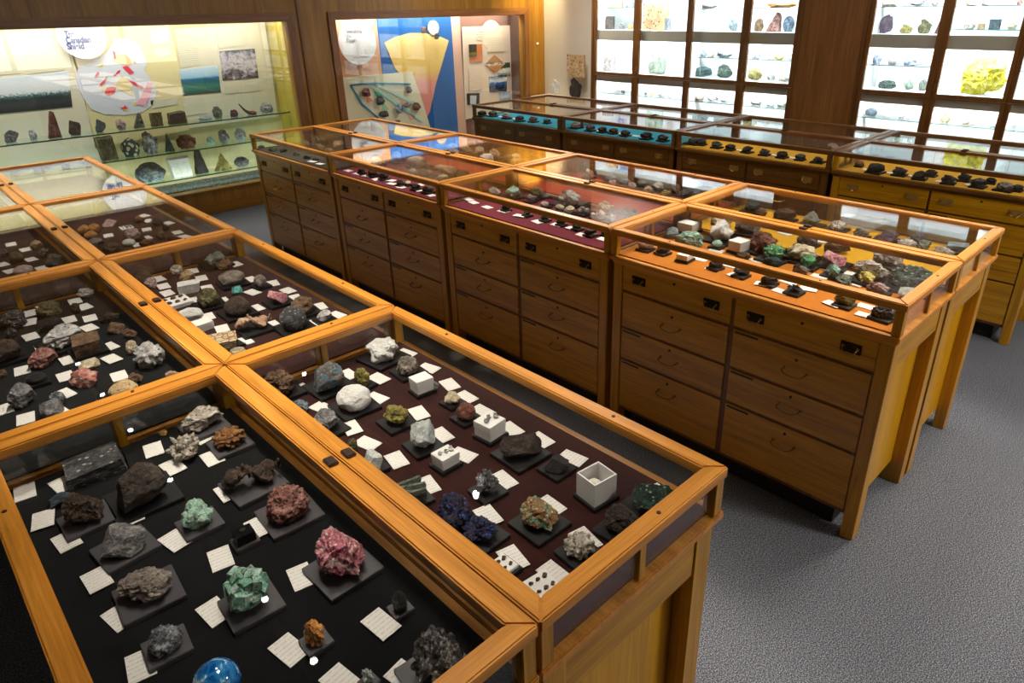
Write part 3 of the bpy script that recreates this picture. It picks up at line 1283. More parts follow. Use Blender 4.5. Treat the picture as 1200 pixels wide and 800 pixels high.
rocks_on_bed('G1', '''
691 202 9 11 ang whitebrown
686 207.5 9 4 rough dkgray
715 209 16 6 rough gray p
718 213 9 6 round palepink
731.5 213 15 7 rough bluegray p
741.6 216.7 10 7 rough whitebrown
752 215 14 7 rough olive p
760 220.7 11 6 rough cream
771 217.6 13 9 rough whitebrown p
780 225 11 5 rough yellow
792 220.7 11 12 rough brown
805 225 16 6 ang dkgray p
821 223 12 4 rough bluegray
''', 'minerals in the near vermilion-lined case', lod=3, allpad=True)
rocks_on_bed('F2', '''
523 198 24 11 ang pinktan p
490 188 23 9 round cream
498 202.5 18 9 rough brown
519 207.5 14 6 rough cream
483 200 9 7 round palepink
542.5 200 9 7 rough brown
553 194 9 5 rough pinktan
525 188 7 4 rough pinktan
557 199 15 7 ang brown
538 190 6 4 rough pinktan
466 182.4 16 12 lump lavender
440.6 188 13 9 round cream
501.5 202 10 8 rough warmgray
423.6 199.5 9 3.5 rough black p
438 201 15 4 rough redbrown p
450 205.8 12 4 rough black p
470 213 11 4 rough dkgray p
478 213.6 7 4 rough cream
487 218 11 4 rough black p
501.6 221 14 5 rough dkgray p
''', 'minerals in the second crimson-lined case', lod=3, allpad=True)
cards_on_bed('F2', [(408, 199.8), (418.7, 203.6), (430, 206.5), (440.6, 210), (458, 211.4), (459, 215.7), (470, 219), (490, 223), (491.6, 217), (505, 228.4)], 'text cards in the second crimson-lined case')
rocks_on_bed('G2', '''
531 171.7 12 8 round lavender
531.7 177.5 13 5 rough white
546.7 174 12 9 rough tan
551.7 180 15 6 rough brown
561.7 176 12 11 ang cream
570 184 17 6 rough white
580 179 13 11 rough pinktan
595 184 13 9 rough brown
608 182.5 13 8 rough cream
603 188 11 6 rough tan
''', 'minerals in the far vermilion-lined case', lod=3, allpad=True)
rocks_on_bed('F3', '''
363.5 156 7 8 round tan
377 164 21 7 branch tan
397 169 17 6 rough pinktan
371 172.5 18 8 rough tan
358.5 168 9 7 round tan
385.5 176.7 12 6 rough tan
306 172 8 3 rough black
320 175 10 4 rough dkgray
332 176 9 3 rough black
348 180 10 4 rough dkgray
360 184 9 4 rough black
370 186 8 3 rough brownblack
''', 'minerals in the far end island case', lod=3)
cards_on_bed('F3', [(366, 189), (375, 192)], 'text cards in the far end island case')
tk = 'minerals in the far teal-lined case'
rocks_on_bed('C3', '''
564 132 11 4 rough black p
577.5 132.5 11 4 rough dkgray p
594 135 11 5 rough palepink p
609 138 11 5 rough black p
625 139 11 5 rough redbrown p
641 141 9 4 rough dkgray p
611 115 6 4 ang white
''', tk, lod=3)
cards_on_bed('C3', [(571, 134.5), (586, 136.5), (602, 139)], 'text cards in the far teal-lined case')
rocks_on_bed('C2', '''
665 144.5 12 5 rough warmgray p
678 146 10 4 rough black p
692 149 12 5 rough dkgray p
706 151 11 5 rough black p
719 152.5 11 4 rough dkbrown p
733 155 12 5 rough dkgray p
757.5 158 14 5 rough black p
777 160.5 13 5 rough dkgray p
''', 'minerals in the near teal-lined case', lod=3)
cards_on_bed('C2', [(673, 148), (700, 153), (726, 156.5), (745, 159)], 'text cards in the near teal-lined case')
rocks_on_bed('C1', '''
804.5 163 14 5 rough dkgray p
822 165.5 12 5 rough black p
840.5 168.5 13 6 rough dkgray p
856 171.5 12 5 rough black p
876 174 13 6 ang black p
896.5 177 13 6 rough dkgray p
917 180 13 6 rough black p
938 183 12 5 rough dkgray p
959 186 11 6 rough black p
''', 'minerals in the second yellow-lined back-row case', lod=3)
cards_on_bed('C1', [(813, 166.5), (866, 176), (907, 182), (929, 184.5)], 'text cards in the second yellow-lined back-row case')
rocks_on_bed('C0', '''
1007.5 191 10 5 rough rust p
1026 196 20 7 ang black p
1055 199.5 17 7 rough dkgray p
1079 204 17 7 ang black p
1092 201.5 13 5 rough black p
1112.5 209 17 8 rough dkgray p
1131 206.5 15 5 rough black p
1147.5 213 18 9 rough dkgray p
1162 210.5 11 5 rough black p
1178 217 17 9 rough warmgray p
1193 219 12 6 rough black p
''', 'minerals in the near yellow-lined back-row case', lod=3)
cards_on_bed('C0', [(1018, 198.5), (1046, 203), (1071, 207), (1103, 212.5), (1138, 217)], 'text cards in the near yellow-lined back-row case')
rocks_on_bed('D1', '''
976.7 171 13 6 rough white
''', 'minerals in the back-row rear case', lod=3)

# ------------------------------------------------------------------ room shell
M_CARPET = carpet()
M_WALLW = plain('cream_plaster', '#d9d3c4', .8)
M_CEIL = plain('dim_ceiling', '#3a3530', .9)
M_SIDE = plain('brown_plaster', '#6e6252', .9)
OW = lambda ax: wood('wall_oak_' + 'xyz'[ax], '#7a500c', '#9c6c14', '#b58226', ax, .4, .6)
OT = lambda ax: wood('trim_oak_' + 'xyz'[ax], '#6b4018', '#875625', '#9f6c34', ax, .4, .8)

struct(MB().box(-4.2, XW + .2, -3.4, 7.6, -.1, 0), 'floor', M_CARPET)
struct(MB().box(-4.2, XW + .2, -3.4, 7.6, ZC, ZC + .1), 'ceiling', M_CEIL)
struct(MB().box(XW, XW + .1, -3.4, 7.6, 0, ZC), 'wall_right', M_WALLW)
struct(MB().box(-4.2, -4.1, -3.4, 7.6, 0, ZC), 'wall_left', M_SIDE)
struct(MB().box(-4.1, XW, -3.4, -3.3, 0, ZC), 'wall_front', M_SIDE)
# panelled end wall with two showcase openings
Z0, Z1 = .25, 1.785
OP = [(-2.9, 1.262), (1.815, 4.612)]
mb = MB()
TH = .1
mb.box(-4.1, XW, YW, YW + TH, Z1, ZC)
mb.box(-4.1, XW, YW, YW + TH, 0, Z0)
mb.box(-4.1, OP[0][0], YW, YW + TH, Z0, Z1)
mb.box(OP[0][1], OP[1][0], YW, YW + TH, Z0, Z1)
mb.box(OP[1][1], XW, YW, YW + TH, Z0, Z1)
struct(mb, 'wall_back', OW(2))
mb = MB()
mb.box(-4.1, XW, YW + .98, YW + 1.0, 0, ZC)
struct(mb, 'wall_service', M_SIDE)
for n, (a, b) in enumerate(OP):
    w = .085
    for nm, pts in (('t', [(a - w, Z1 + w), (b + w, Z1 + w), (b, Z1), (a, Z1)]), ('r', [(b + w, Z1 + w), (b + w, Z0 - .02), (b, Z0 - .02), (b, Z1)]), ('l', [(a - w, Z0 - .02), (a - w, Z1 + w), (a, Z1), (a, Z0 - .02)])):
        m = MB()
        m.prism([(x, YW - .018, z) for x, z in pts], (0, .018, 0))
        tag(m.build('trim_%d' % (n + 1), OT(0 if nm == 't' else 2), bevel=.003), kind='structure')
m = MB()
m.box(-4.1, XW, YW - .03, YW, .235, .25)
m.box(-4.1, XW, YW - .012, YW, 0, .1)
struct(m, 'baseboard_back', OW(0), bevel=.003)
struct(MB().box(OP[0][1] + .13, OP[0][1] + .16, YW - .012, YW, .25, ZC), 'trim_3', OT(2))

# showcase 1 -------------------------------------------------------
YB = 7.13
sc1 = empty('wall_showcase', ((OP[0][0] + OP[0][1]) / 2, YW + .3, Z0), 'built-in lit wall showcase with printed map panels and rocks on glass shelves', 'showcase', 'wall showcases')
M_CRM = plain('cream_panel', '#dcd7ba', .6)
M_CRM2 = plain('cream_board', '#e6e0c8', .6)
M_YEL = wood('yellow_boards', '#a89228', '#c0aa3e', '#cdb850', 2, .5, .5)
M_SLAT = wood('slatted_cream', '#cfc48e', '#d9cf9c', '#e2daac', 2, .6, .4)
M_SHG = plain('green_glass_edge', '#0e7a62', .1)
a, b = OP[0]
MB().box(a, b, YB, YB + .02, Z0 - .1, Z1 + .1).build('back_board', M_SLAT, sc1)
MB().box(b, b + .02, YW + TH, YB, Z0 - .1, Z1 + .1).build('side_board', M_YEL, sc1)
MB().box(a - .02, a, YW + TH, YB, Z0 - .1, Z1 + .1).build('side_board', M_YEL, sc1)
MB().box(a, b, YW + TH, YB, Z1 + .1, Z1 + .12).build('top_board', M_CRM, sc1)
MB().box(a, b, YW + TH, YB, Z0 - .12, Z0 - .1).build('bottom_board', M_CRM, sc1)


def gravel():
    t = NT('grey_gravel')
    v = t.coords((1, 1, 1))
    vo = t.n('ShaderNodeTexVoronoi')
    vo.inputs['Scale'].default_value = 90
    t.l(v, vo.inputs['Vector'])
    c = t.ramp(vo.outputs['Distance'], [(.2, lin('#c4cccc')), (.45, lin('#7d8a8e')), (.7, lin('#2f3a40'))])
    b_ = t.bsdf(Roughness=.8)
    t.l(c, b_.inputs['Base Color'])
    t.bump(vo.outputs['Distance'], b_, .8, .01)
    return t.m


tag(MB().box(a, b, YW + TH, YB, Z0 - .1, Z0 + .01).build('gravel_bed', gravel(), sc1), kind=None)
for x0_, x1_ in ((a, -.7), (-.7, b)):
    MB().box(x0_ + .004, x1_ - .004, YW + .045, YW + .05, Z0 + .005, Z1).build('glass_pane', M_GLASS3, sc1)


def shelf_glass(nm, x0, x1, y0, y1, z, parent, t=.008):
    MB().box(x0, x1, y0 + .002, y1, z - t, z).build(nm, glass_mat('shelf_glass', (.86, .96, .93, 1)), parent)
    MB().box(x0, x1, y0 - .002, y0 + .0018, z - t, z).build('shelf_edge', M_SHG, parent)


shelf_glass('glass_shelf', a + .01, b - .05, YW + .14, YB - .06, .888, sc1, .012)
shelf_glass('glass_shelf', -.72, b - .05, YW + .14, YB - .06, .635, sc1, .012)
shelf_glass('glass_shelf', a + .01, -.78, YW + .14, YB - .06, .60, sc1, .012)
shelf_glass('glass_shelf', -.6, b - .05, YW + .14, YB - .06, .372, sc1, .012)


def plate(parent, name, pix, y, mat, t=.004):
    """Flat printed board on the plane y, outlined by photograph pixels."""
    P = [at(px, py, 1, y) for px, py in pix]
    if name.startswith('map_'):
        rg = random.Random(len(pix) + int(pix[0][0]))
        Q = []
        for i in range(len(P)):
            a_, b_ = P[i], P[(i + 1) % len(P)]
            n_ = max(1, int((b_ - a_).length / .02))
            for j in range(n_):
                q_ = a_.lerp(b_, j / n_)
                jt = .006 if name == 'map_outline' else .004
                Q.append(q_ + Vector((rg.uniform(-jt, jt), 0, rg.uniform(-jt, jt))))
        P = Q
    return MB().prism([(p.x, y, p.z) for p in P], (0, t, 0)).build(name, mat, parent)


def disc(parent, name, px, py, rpx, y, mat, t=.012, zr=None):
    c = at(px, py, 1, y)
    r = at(px, py - rpx, 1, y).z - c.z
    m = MB()
    m.prism([(c.x + r * math.cos(i * math.pi / 24), y, c.z + r * math.sin(i * math.pi / 24)) for i in range(48)], (0, t, 0))
    return m.build(name, mat, parent), c, r


def text(parent, s, x, y, z, size, mat, facing='-y', name='lettering', al='LEFT', bold=0.0, width=None):
    cu = bpy.data.curves.new(name, 'FONT')
    cu.body = s
    cu.size = size
    cu.extrude = .0008
    cu.offset = bold
    cu.align_x = al
    cu.materials.append(mat)
    o = bpy.data.objects.new(name, cu)
    C.objects.link(o)
    bpy.context.view_layer.update()
    me = bpy.data.meshes.new_from_object(o)
    bpy.data.objects.remove(o)
    if width:
        xs = [v.co.x for v in me.vertices]
        k = width / (max(xs) - min(xs))
        for v in me.vertices:
            v.co.x *= k
    o = bpy.data.objects.new(name, me)
    C.objects.link(o)
    o.rotation_euler = (math.pi / 2, 0, 0)
    p = abspos(parent)
    o.parent = parent
    o.location = (x - p.x, y - p.y, z - p.z)
    return o


WHITE = plain('white_print', '#eef0f2', .5)
NAVY = plain('navy_ink', '#0d3f8a', .5)
GREYINK = plain('grey_ink', '#74747e', .6)
TXTP = paper('text_sheet', '#e6e1c9', '#8c8a7c', 2.6, 2, .5)
TXTW = paper('text_sheet_white', '#eef0f2', '#9097a2', 2.2, 2, .28)
y1, y2, y3, y4 = YB - .02, YB - .0245, YB - .028, YB - .046
plate(sc1, 'text_panel', [(-90, 42), (76, 34), (118, 188), (-80, 206)], y1, M_CRM2, .018)
plate(sc1, 'yellow_panel', [(83, 40), (203, 30), (222, 152), (112, 174)], y1, plain('pale_yellow_print', '#e9dba6', .6), .012)
plate(sc1, 'cream_panel', [(204, 34), (310, 26), (326, 136), (222, 150)], y1, M_CRM2, .012)
plate(sc1, 'landscape_photo', [(-50, 97), (80, 84), (85, 125), (-40, 137)], y2, photo('lake_photo', [(0, '#141c20'), (.22, '#2c3c44'), (.34, '#1a2a2c'), (.42, '#2e6a70'), (.5, '#dfe6ea'), (.8, '#e8eef6'), (1, '#d4e4f4')], 9, .4, 2, (4, 1, 2)))
plate(sc1, 'aerial_photo', [(210, 82), (255, 77), (259, 108), (215, 112)], y2, photo('aerial_photo', [(0, '#0f3f40'), (.25, '#3f8a78'), (.45, '#2a6a74'), (.58, '#0e6fa4'), (.63, '#9fd0ec'), (1, '#d8ecf8')], 12, .3, 2, (2, 1, 2.5)))
plate(sc1, 'quarry_photo', [(257, 60), (298.5, 57), (303, 91), (261, 94.5)], y2, photo('quarry_photo', [(0, '#3c3638'), (.25, '#8a8088'), (.5, '#ddd8e0'), (.75, '#b8aeb8'), (1, '#4c5a6c')], 4.2, 2.4, 2, (1.3, 1, 1.3)))
for pts in ([(28, 65), (70, 60), (75, 82), (33, 87)], [(-30, 70), (19, 66), (23, 86), (-26, 90)], [(4, 45), (20, 44), (21, 53), (5, 54)], [(207, 38), (229, 36), (234, 76), (212, 80)], [(254, 38), (289, 35), (291, 53), (256, 57)],
            [(180, 58), (197, 56), (200, 66), (182, 68)], [(176, 35), (196, 33), (197, 50), (178, 53)], [(263, 101), (284, 99), (285, 108), (264, 110)], [(286, 99), (304, 97), (305, 106), (287, 108)], [(176, 118), (208, 113), (209, 122), (178, 127)],
            [(214, 114), (238, 112), (242, 132), (217, 136)]):
    plate(sc1, 'printed_text', pts, y2, TXTP, .004)
LAV = plain('map_ice_blue', '#dde3f0', .6)
plate(sc1, 'map_outline', [(88, 100), (92, 78), (108, 73), (126, 62), (133, 47), (146, 45), (163, 52), (173, 75), (168, 80), (176, 92), (184, 108), (179, 122), (168, 131), (145, 135), (125, 134), (107, 128)], y2, LAV)
RED = plain('map_red', '#e2404c', .6)
for pts in ([(123, 110), (125, 103), (131, 101), (136, 102), (134, 110), (127, 112)], [(143, 78), (149, 77), (157, 85), (152, 87)], [(149, 92), (157, 96), (168, 102), (167, 104), (156, 99)], [(111, 89), (115, 84), (116, 87), (112, 91)],
            [(117, 100), (124, 90), (125, 92), (119, 102)], [(133, 88), (140, 82), (141, 84), (135, 89)], [(132, 60), (135, 61), (136, 69), (134, 69)], [(157, 71), (160, 74), (158, 75)], [(141, 127), (147, 123), (150, 127), (146, 129)]):
    plate(sc1, 'map_red_area', pts, y3, RED, .004)
PNK = plain('map_pink', '#f4b2c4', .6)
plate(sc1, 'map_pink_area', [(160, 122), (169, 106), (173, 97), (179, 97), (176, 112), (169, 125)], y3, PNK, .004)
TANM = plain('map_tan', '#ead9a4', .6)
for pts in ([(135, 100), (143, 88), (152, 94), (155, 104), (157, 113), (145, 107), (138, 104)], [(133, 72), (138, 63), (147, 64), (157, 72), (151, 77), (141, 74)]):
    plate(sc1, 'map_tan_area', pts, y3, TANM, .003)
YLW = plain('map_yellow', '#f2e23c', .6)
for pts in ([(118, 105), (124, 102), (123, 106), (119, 106)], [(112, 78), (121, 75), (120, 78)], [(123, 93), (126, 88), (125, 94)], [(144, 129), (150, 127), (149, 130)], [(157, 121), (160, 120), (160, 124), (158, 124)]):
    plate(sc1, 'map_yellow_area', pts, y3, YLW, .004)
d, c, r = disc(sc1, 'title_disc', 96, 42, 28, y4 - .03, WHITE, .02)
d1 = d
for i, s in enumerate(('The', 'Canadian', 'Shield')):
    p = at(76.5 + i * 1.5, 43.5 + i * 7.2, 1, y4 - .034)
    text(d1, s, p.x, p.y, p.z, .072, NAVY, bold=.0022, width=(at(76.5 + (11.5, 29.5, 20)[i], 44, 1, y4 - .034) - at(76.5, 44, 1, y4 - .034)).length)
plate(d1, 'disc_text', [(97, 38), (118, 36), (118, 48), (106, 50), (97, 42)], y4 - .0325, TXTW, .002)
plate(d1, 'disc_text', [(101, 53), (115, 52), (114, 58), (101, 59)], y4 - .0325, TXTW, .002)

# showcase 2 -------------------------------------------------------
sc2 = empty('wall_showcase', ((OP[1][0] + OP[1][1]) / 2, YW + .2, Z0), 'built-in lit wall showcase with blue band, yellow fan and tilted cream diagram board', 'showcase', 'wall showcases')
a, b = OP[1]
YC2 = 6.93
PEACH = plain('peach_print', '#e2b088', .6)
BLUEP = plain('blue_print', '#0560a8', .5)
BRN2 = plain('brown_board', '#8a6656', .6)
MB().box(a, b, YC2 + .02, YC2 + .04, Z0 - .1, Z1 + .1).build('back_board', BRN2, sc2)
MB().box(b, b + .02, YW + TH, YC2, Z0 - .1, Z1 + .1).build('side_board', plain('dark_side_board', '#4a2c22', .6), sc2)
MB().box(a - .02, a, YW + TH, YC2, Z0 - .1, Z1 + .1).build('side_board', PEACH, sc2)
MB().box(a, b, YW + TH, YC2, Z1 + .1, Z1 + .12).build('top_board', BRN2, sc2)
MB().box(a, b, YW + TH, YC2, Z0 - .12, Z0 - .1).build('bottom_board', BRN2, sc2)
xm = at(479.5, 60, 1, YW + .05).x
MB().box(a + .004, xm - .002, YW + .045, YW + .05, Z0 + .005, Z1).build('glass_pane', M_GLASS3, sc2)
MB().box(xm + .002, b - .004, YW + .045, YW + .05, Z0 + .005, Z1).build('glass_pane', M_GLASS3, sc2)
p = lambda q, y: at(q[0], q[1], 1, y)
zz = lambda q: at(q[0], q[1], 1, YC2).x
x_a, x_b, x_c = zz((445, 60)), zz((531, 60)), zz((541, 60))
MB().box(a, x_a, YC2, YC2 + .02, Z0 - .1, Z1 + .1).build('peach_panel', PEACH, sc2)
MB().box(x_a, x_b, YC2, YC2 + .02, Z0 - .1, Z1 + .1).build('blue_panel', BLUEP, sc2)
MB().box(x_b, x_c, YC2, YC2 + .02, Z0 - .1, Z1 + .1).build('peach_panel', plain('pale_peach', '#e2b8a0', .6), sc2)
q1, q2, q3, q4 = YC2 - .008, YC2 - .014, YC2 - .022, YC2 - .03
fan = photo('fan_print', [(0, '#e58a84'), (.42, '#eda08c'), (.56, '#ecc76a'), (1, '#f2d68c')], 4, .04)
plate(sc2, 'yellow_fan', [(450.6, 50), (462.5, 43.7), (480, 38.7), (497.5, 38.7), (515, 42.5), (526, 47.5), (518, 75), (511, 98), (504, 130), (500, 138), (486, 104), (463, 80)], q1, fan)
plate(sc2, 'diagram_board', [(402, 91), (483, 84), (494, 115), (507, 158), (406, 160)], q2, plain('diagram_cream', '#e9e2c0', .6), .01)
TEALP = plain('teal_line', '#1583a4', .5)
plate(sc2, 'teal_line', [(410, 99), (424, 97.4), (440, 96.7), (481, 97.5), (481, 99.8), (440, 99), (424, 99.8), (411, 101)], q3, TEALP, .004)
plate(sc2, 'teal_line', [(410, 100), (412, 100), (425, 121), (444, 138), (442.5, 139), (423, 122.5)], q3, TEALP, .004)
AQ = plain('aqua_beam', '#a4dcd8', .5)
plate(sc2, 'aqua_line', [(433, 101), (437, 101), (470, 122), (496, 143), (494, 144), (466, 124)], q3, AQ, .004)
plate(sc2, 'aqua_line', [(440, 100), (446, 100), (470, 111), (487, 121), (486, 123), (468, 114)], q3, plain('pale_aqua', '#c4e6dc', .5), .003)
for pts, cc in (([(429, 110), (437, 118), (431, 120)], '#e88a6a'), ([(438, 106), (448, 112), (447, 116), (441, 112)], '#3f9a6c'), ([(450, 120), (456, 128), (447, 130)], '#9ccf9a'), ([(470, 117), (476, 122), (471, 126)], '#f0a890'),
                ([(478, 132), (487, 137), (481, 141)], '#f4b090'), ([(484, 118), (494, 126), (488, 128)], '#8fd0a0')):
    plate(sc2, 'colour_patch', pts, q3, plain('patch_' + cc[1:], cc, .6), .003)
d2, c, r = disc(sc2, 'title_disc', 419.5, 49.5, 27, q4 - .05, WHITE, .012)
for i, s in enumerate(('Searching', 'the', 'Deep')):
    pp = at(405.5 + i * .4, 38.4 + i * 5.4, 1, q4 - .054)
    text(d2, s, pp.x, pp.y, pp.z, .055, GREYINK, width=(at(405.5 + (18.5, 6, 10)[i], 44, 1, q4) - at(405.5, 44, 1, q4)).length)
plate(d2, 'disc_text', [(414, 41), (434, 41), (438, 58), (430, 66), (415, 67)], q4 - .0525, TXTW, .002)
disc(sc2, 'small_disc', 508, 32.5, 8.5, q3, plain('cream_disc', '#f2e2c0', .6), .008)
CRP = plain('rose_cream', '#ecd6bd', .6)
plate(sc2, 'story_panel', [(541.5, 31.5), (600, 29.5), (601.5, 128), (546, 140)], q2, CRP, .008)
disc(sc2, 'panel_arch', 576, 41, 17.5, q2 - .003, plain('arch_cream', '#f1dfbe', .6), .004)
plate(sc2, 'printed_text', [(571, 44), (592, 43), (592, 60), (571, 61)], q3, paper('text_sheet_arch', '#f1dfbe', '#98907c', 1.6, 2, .5), .002)
plate(sc2, 'printed_text', [(549, 81), (565, 80), (566, 105), (550, 107)], q3, paper('text_sheet_rose', '#ecd6bd', '#a09080', 1.8, 2, .5), .002)
plate(sc2, 'printed_heading', [(559, 36), (567, 35.5), (567, 47), (559, 47)], q3, paper('heading_sheet', '#f1dfbe', '#4a4038', .6, 2, .8), .002)
plate(sc2, 'orange_photo', [(549.5, 52), (565, 51.5), (565.5, 72), (550.5, 73)], q3, photo('orange_photo', [(0, '#e9946c'), (.5, '#e0783c'), (1, '#d9882c')], 3, .3))
plate(sc2, 'dark_inset_photo', [(549.5, 52), (558.5, 51.7), (558.8, 66), (550, 66.5)], q4, photo('inset_photo', [(0, '#1f3320'), (.3, '#8a8a20'), (.36, '#2a2018'), (1, '#1c140e')], 3, .1))
plate(sc2, 'photo_print', [(583, 74), (597.5, 73), (598, 89), (584, 90)], q3, photo('green_photo', [(0, '#1d3228'), (.5, '#e6ece4'), (.62, '#26402e'), (1, '#2c4434')], 4, 1.0))
plate(sc2, 'photo_print', [(573, 90), (594, 88), (594, 107), (574, 108)], q3, photo('blue_photo', [(0, '#0b2c58'), (.35, '#0d1420'), (.55, '#2a6cae'), (.7, '#dfe6ea'), (1, '#1b5a98')], 4, .9))
plate(sc2, 'photo_print', [(585, 108), (598, 107), (598, 118), (586, 119)], q3, photo('blue_photo_b', [(0, '#1c62a4'), (.5, '#cfe0ea'), (1, '#1858a0')], 3, .7))
plate(sc2, 'photo_print', [(547, 109.5), (562, 109), (562, 122), (548, 123)], q3, plain('black_photo', '#101014', .5))
plate(sc2, 'bottle_shape', [(551, 112), (558.5, 112), (558, 122), (551, 122)], q4, plain('pale_bottle', '#c9ced4', .5), .002)
plate(sc2, 'brown_diamond', [(568, 75.5), (579.5, 64), (592, 75), (580.5, 85.5)], q4, photo('diamond_photo', [(0, '#a8703c'), (.44, '#c08850'), (.5, '#e6e6e6'), (.55, '#4a3830'), (.6, '#c08c54'), (1, '#d29c60')], 3, .5))
th = MB().box(4.84, 4.88, YW - .01, YW, 1.405, 1.43).build('wall_thermostat', WHITE, bevel=.002, off=(4.86, YW, 1.41))
tag(th, 'small white wall switch on the yellow oak panel beside the second showcase', 'switch')

SH = 'rocks on the glass shelves of the map showcase'
CASES.update(S1='map showcase', S2='printed-board showcase', W='white shelf cabinets')


def rocks_on_plane(key, table, axis, val, levels, group, lod=3, thick=.75, name_where=None):
    """Specimens standing on shelves that lie on a vertical plane."""
    where = name_where or CASES[key]
    for i, ln in enumerate(table.strip().splitlines()):
        f = ln.split()
        cx, cy, w, h = map(float, f[:4])
        style, pal, lv = f[4], f[5], f[6]
        P = at(cx, cy + h / 2, axis, val)
        s = depth(P) / F
        nrm = abs((P - CAMP).normalized()[axis])
        W, Hh = (at(cx + w / 2, cy + h / 2, axis, val) - at(cx - w / 2, cy + h / 2, axis, val)).length * .9, h * s
        if lv != '-':
            z = levels[lv]
            D = min(W * thick, .12)
        else:
            z = P.z
            D = .04
        yaw = 0 if axis == 1 else -math.pi / 2
        base = Vector((P.x, P.y, z))
        o = put_rock(base, W, D, Hh, yaw, style, pal, '', where, cx, cy, group, lod, i * 3 + int(cx), 0)
        if len(f) > 7:
            o['label'] = f[7].replace('_', ' ')


rocks_on_plane('S1', '''
16.5 161.5 22 14 ang dkgray a
40.5 159 11 12 rough graywhite a
64.6 146.5 18 30 wedge redbrown a
89.4 150 18 17 ang dkbrown a
119.6 148 16 15 ang blueblack a
143 145.7 14 13 botry palepink a
163 142 14 16 wedge dkgreen a
185 140 18 15 block olive a
208 137.5 23 13 block brownblack a
240.6 137 18 4 smooth bluegray a
256 131 12 14 rough graygreen a
274.5 131.5 11 8 rough maroon a
291 125.7 21 14 tail maroon a
312.7 124 17 12 rough whitegray a
129 174 25 26 block olive b
156 174 25 21 round conglom b
179 167 22 26 rough silver b
199.5 167 14 22 pyramid teal b
220 165.6 25 16 rough redbrown b
248 165.6 11 10 round mint b
264 158.7 14 16 rough silver b
283 157 14 15 rough whitegray b
306 152 9 7 pyramid redbrown b
320 150.7 12 5 rough brown b
16.5 192 17 9 ang palepink c
47 187 25 12 rough redgranite c
75 184 12 8 block blueblack c
103 180 19 10 round maroon c
139.5 195 20 12 rough brown d
179 201 41 22 round veined d
213.7 195 30 22 block white d
237 190 18 27 columnar black d
262 189 25 20 pyramid yellowolive d
284 189 19 11 round dkgray d
'''.replace('graywhite', 'whitegray'), 1, 6.9, dict(a=.888, b=.635, c=.60, d=.372), SH, 4)
m = MB().box(-.035, .035, 0, .003, 0, .04).build('shelf_label', WHITE)
pl = at(242, 130, 1, 6.97); m.location = (pl.x, 6.97, .888)
tag(m, 'small white label standing behind the flat bluish stone on the top glass shelf', 'label')
rocks_on_plane('S2', '''
429.6 108 11 10 rough maroon - dark_red_mineral_at_the_left_corner_of_the_tilted_diagram_board
447 117.6 12 11 rough dkgreen - dark_green_rock_on_the_diagram_board_beside_the_green_patch
480 105 8 8 rough dkgray - dark_grey_rock_at_the_upper_right_edge_of_the_diagram_board
477.6 123 11 7 crys gray - grey_crystals_on_the_aqua_line_of_the_diagram_board
468 127.5 12 12 crys bluegray - pale_bluish_crystal_cluster_low_on_the_diagram_board
489 124.5 11 9 rough brown - brown_rock_at_the_right_edge_of_the_diagram_board
450 134 14 7 ang black - black_rock_at_the_lower_end_of_the_teal_line
497 35 7 8 rough brown - small_brown_rock_left_of_the_small_cream_disc
512 42.6 7 7 rough black - small_black_rock_just_below_the_small_cream_disc
466 142 8 2.5 rough dkbrown - thin_dark_rock_low_on_the_diagram_board
''', 1, q4 - .03, {}, 'specimens mounted on the printed boards', 3)

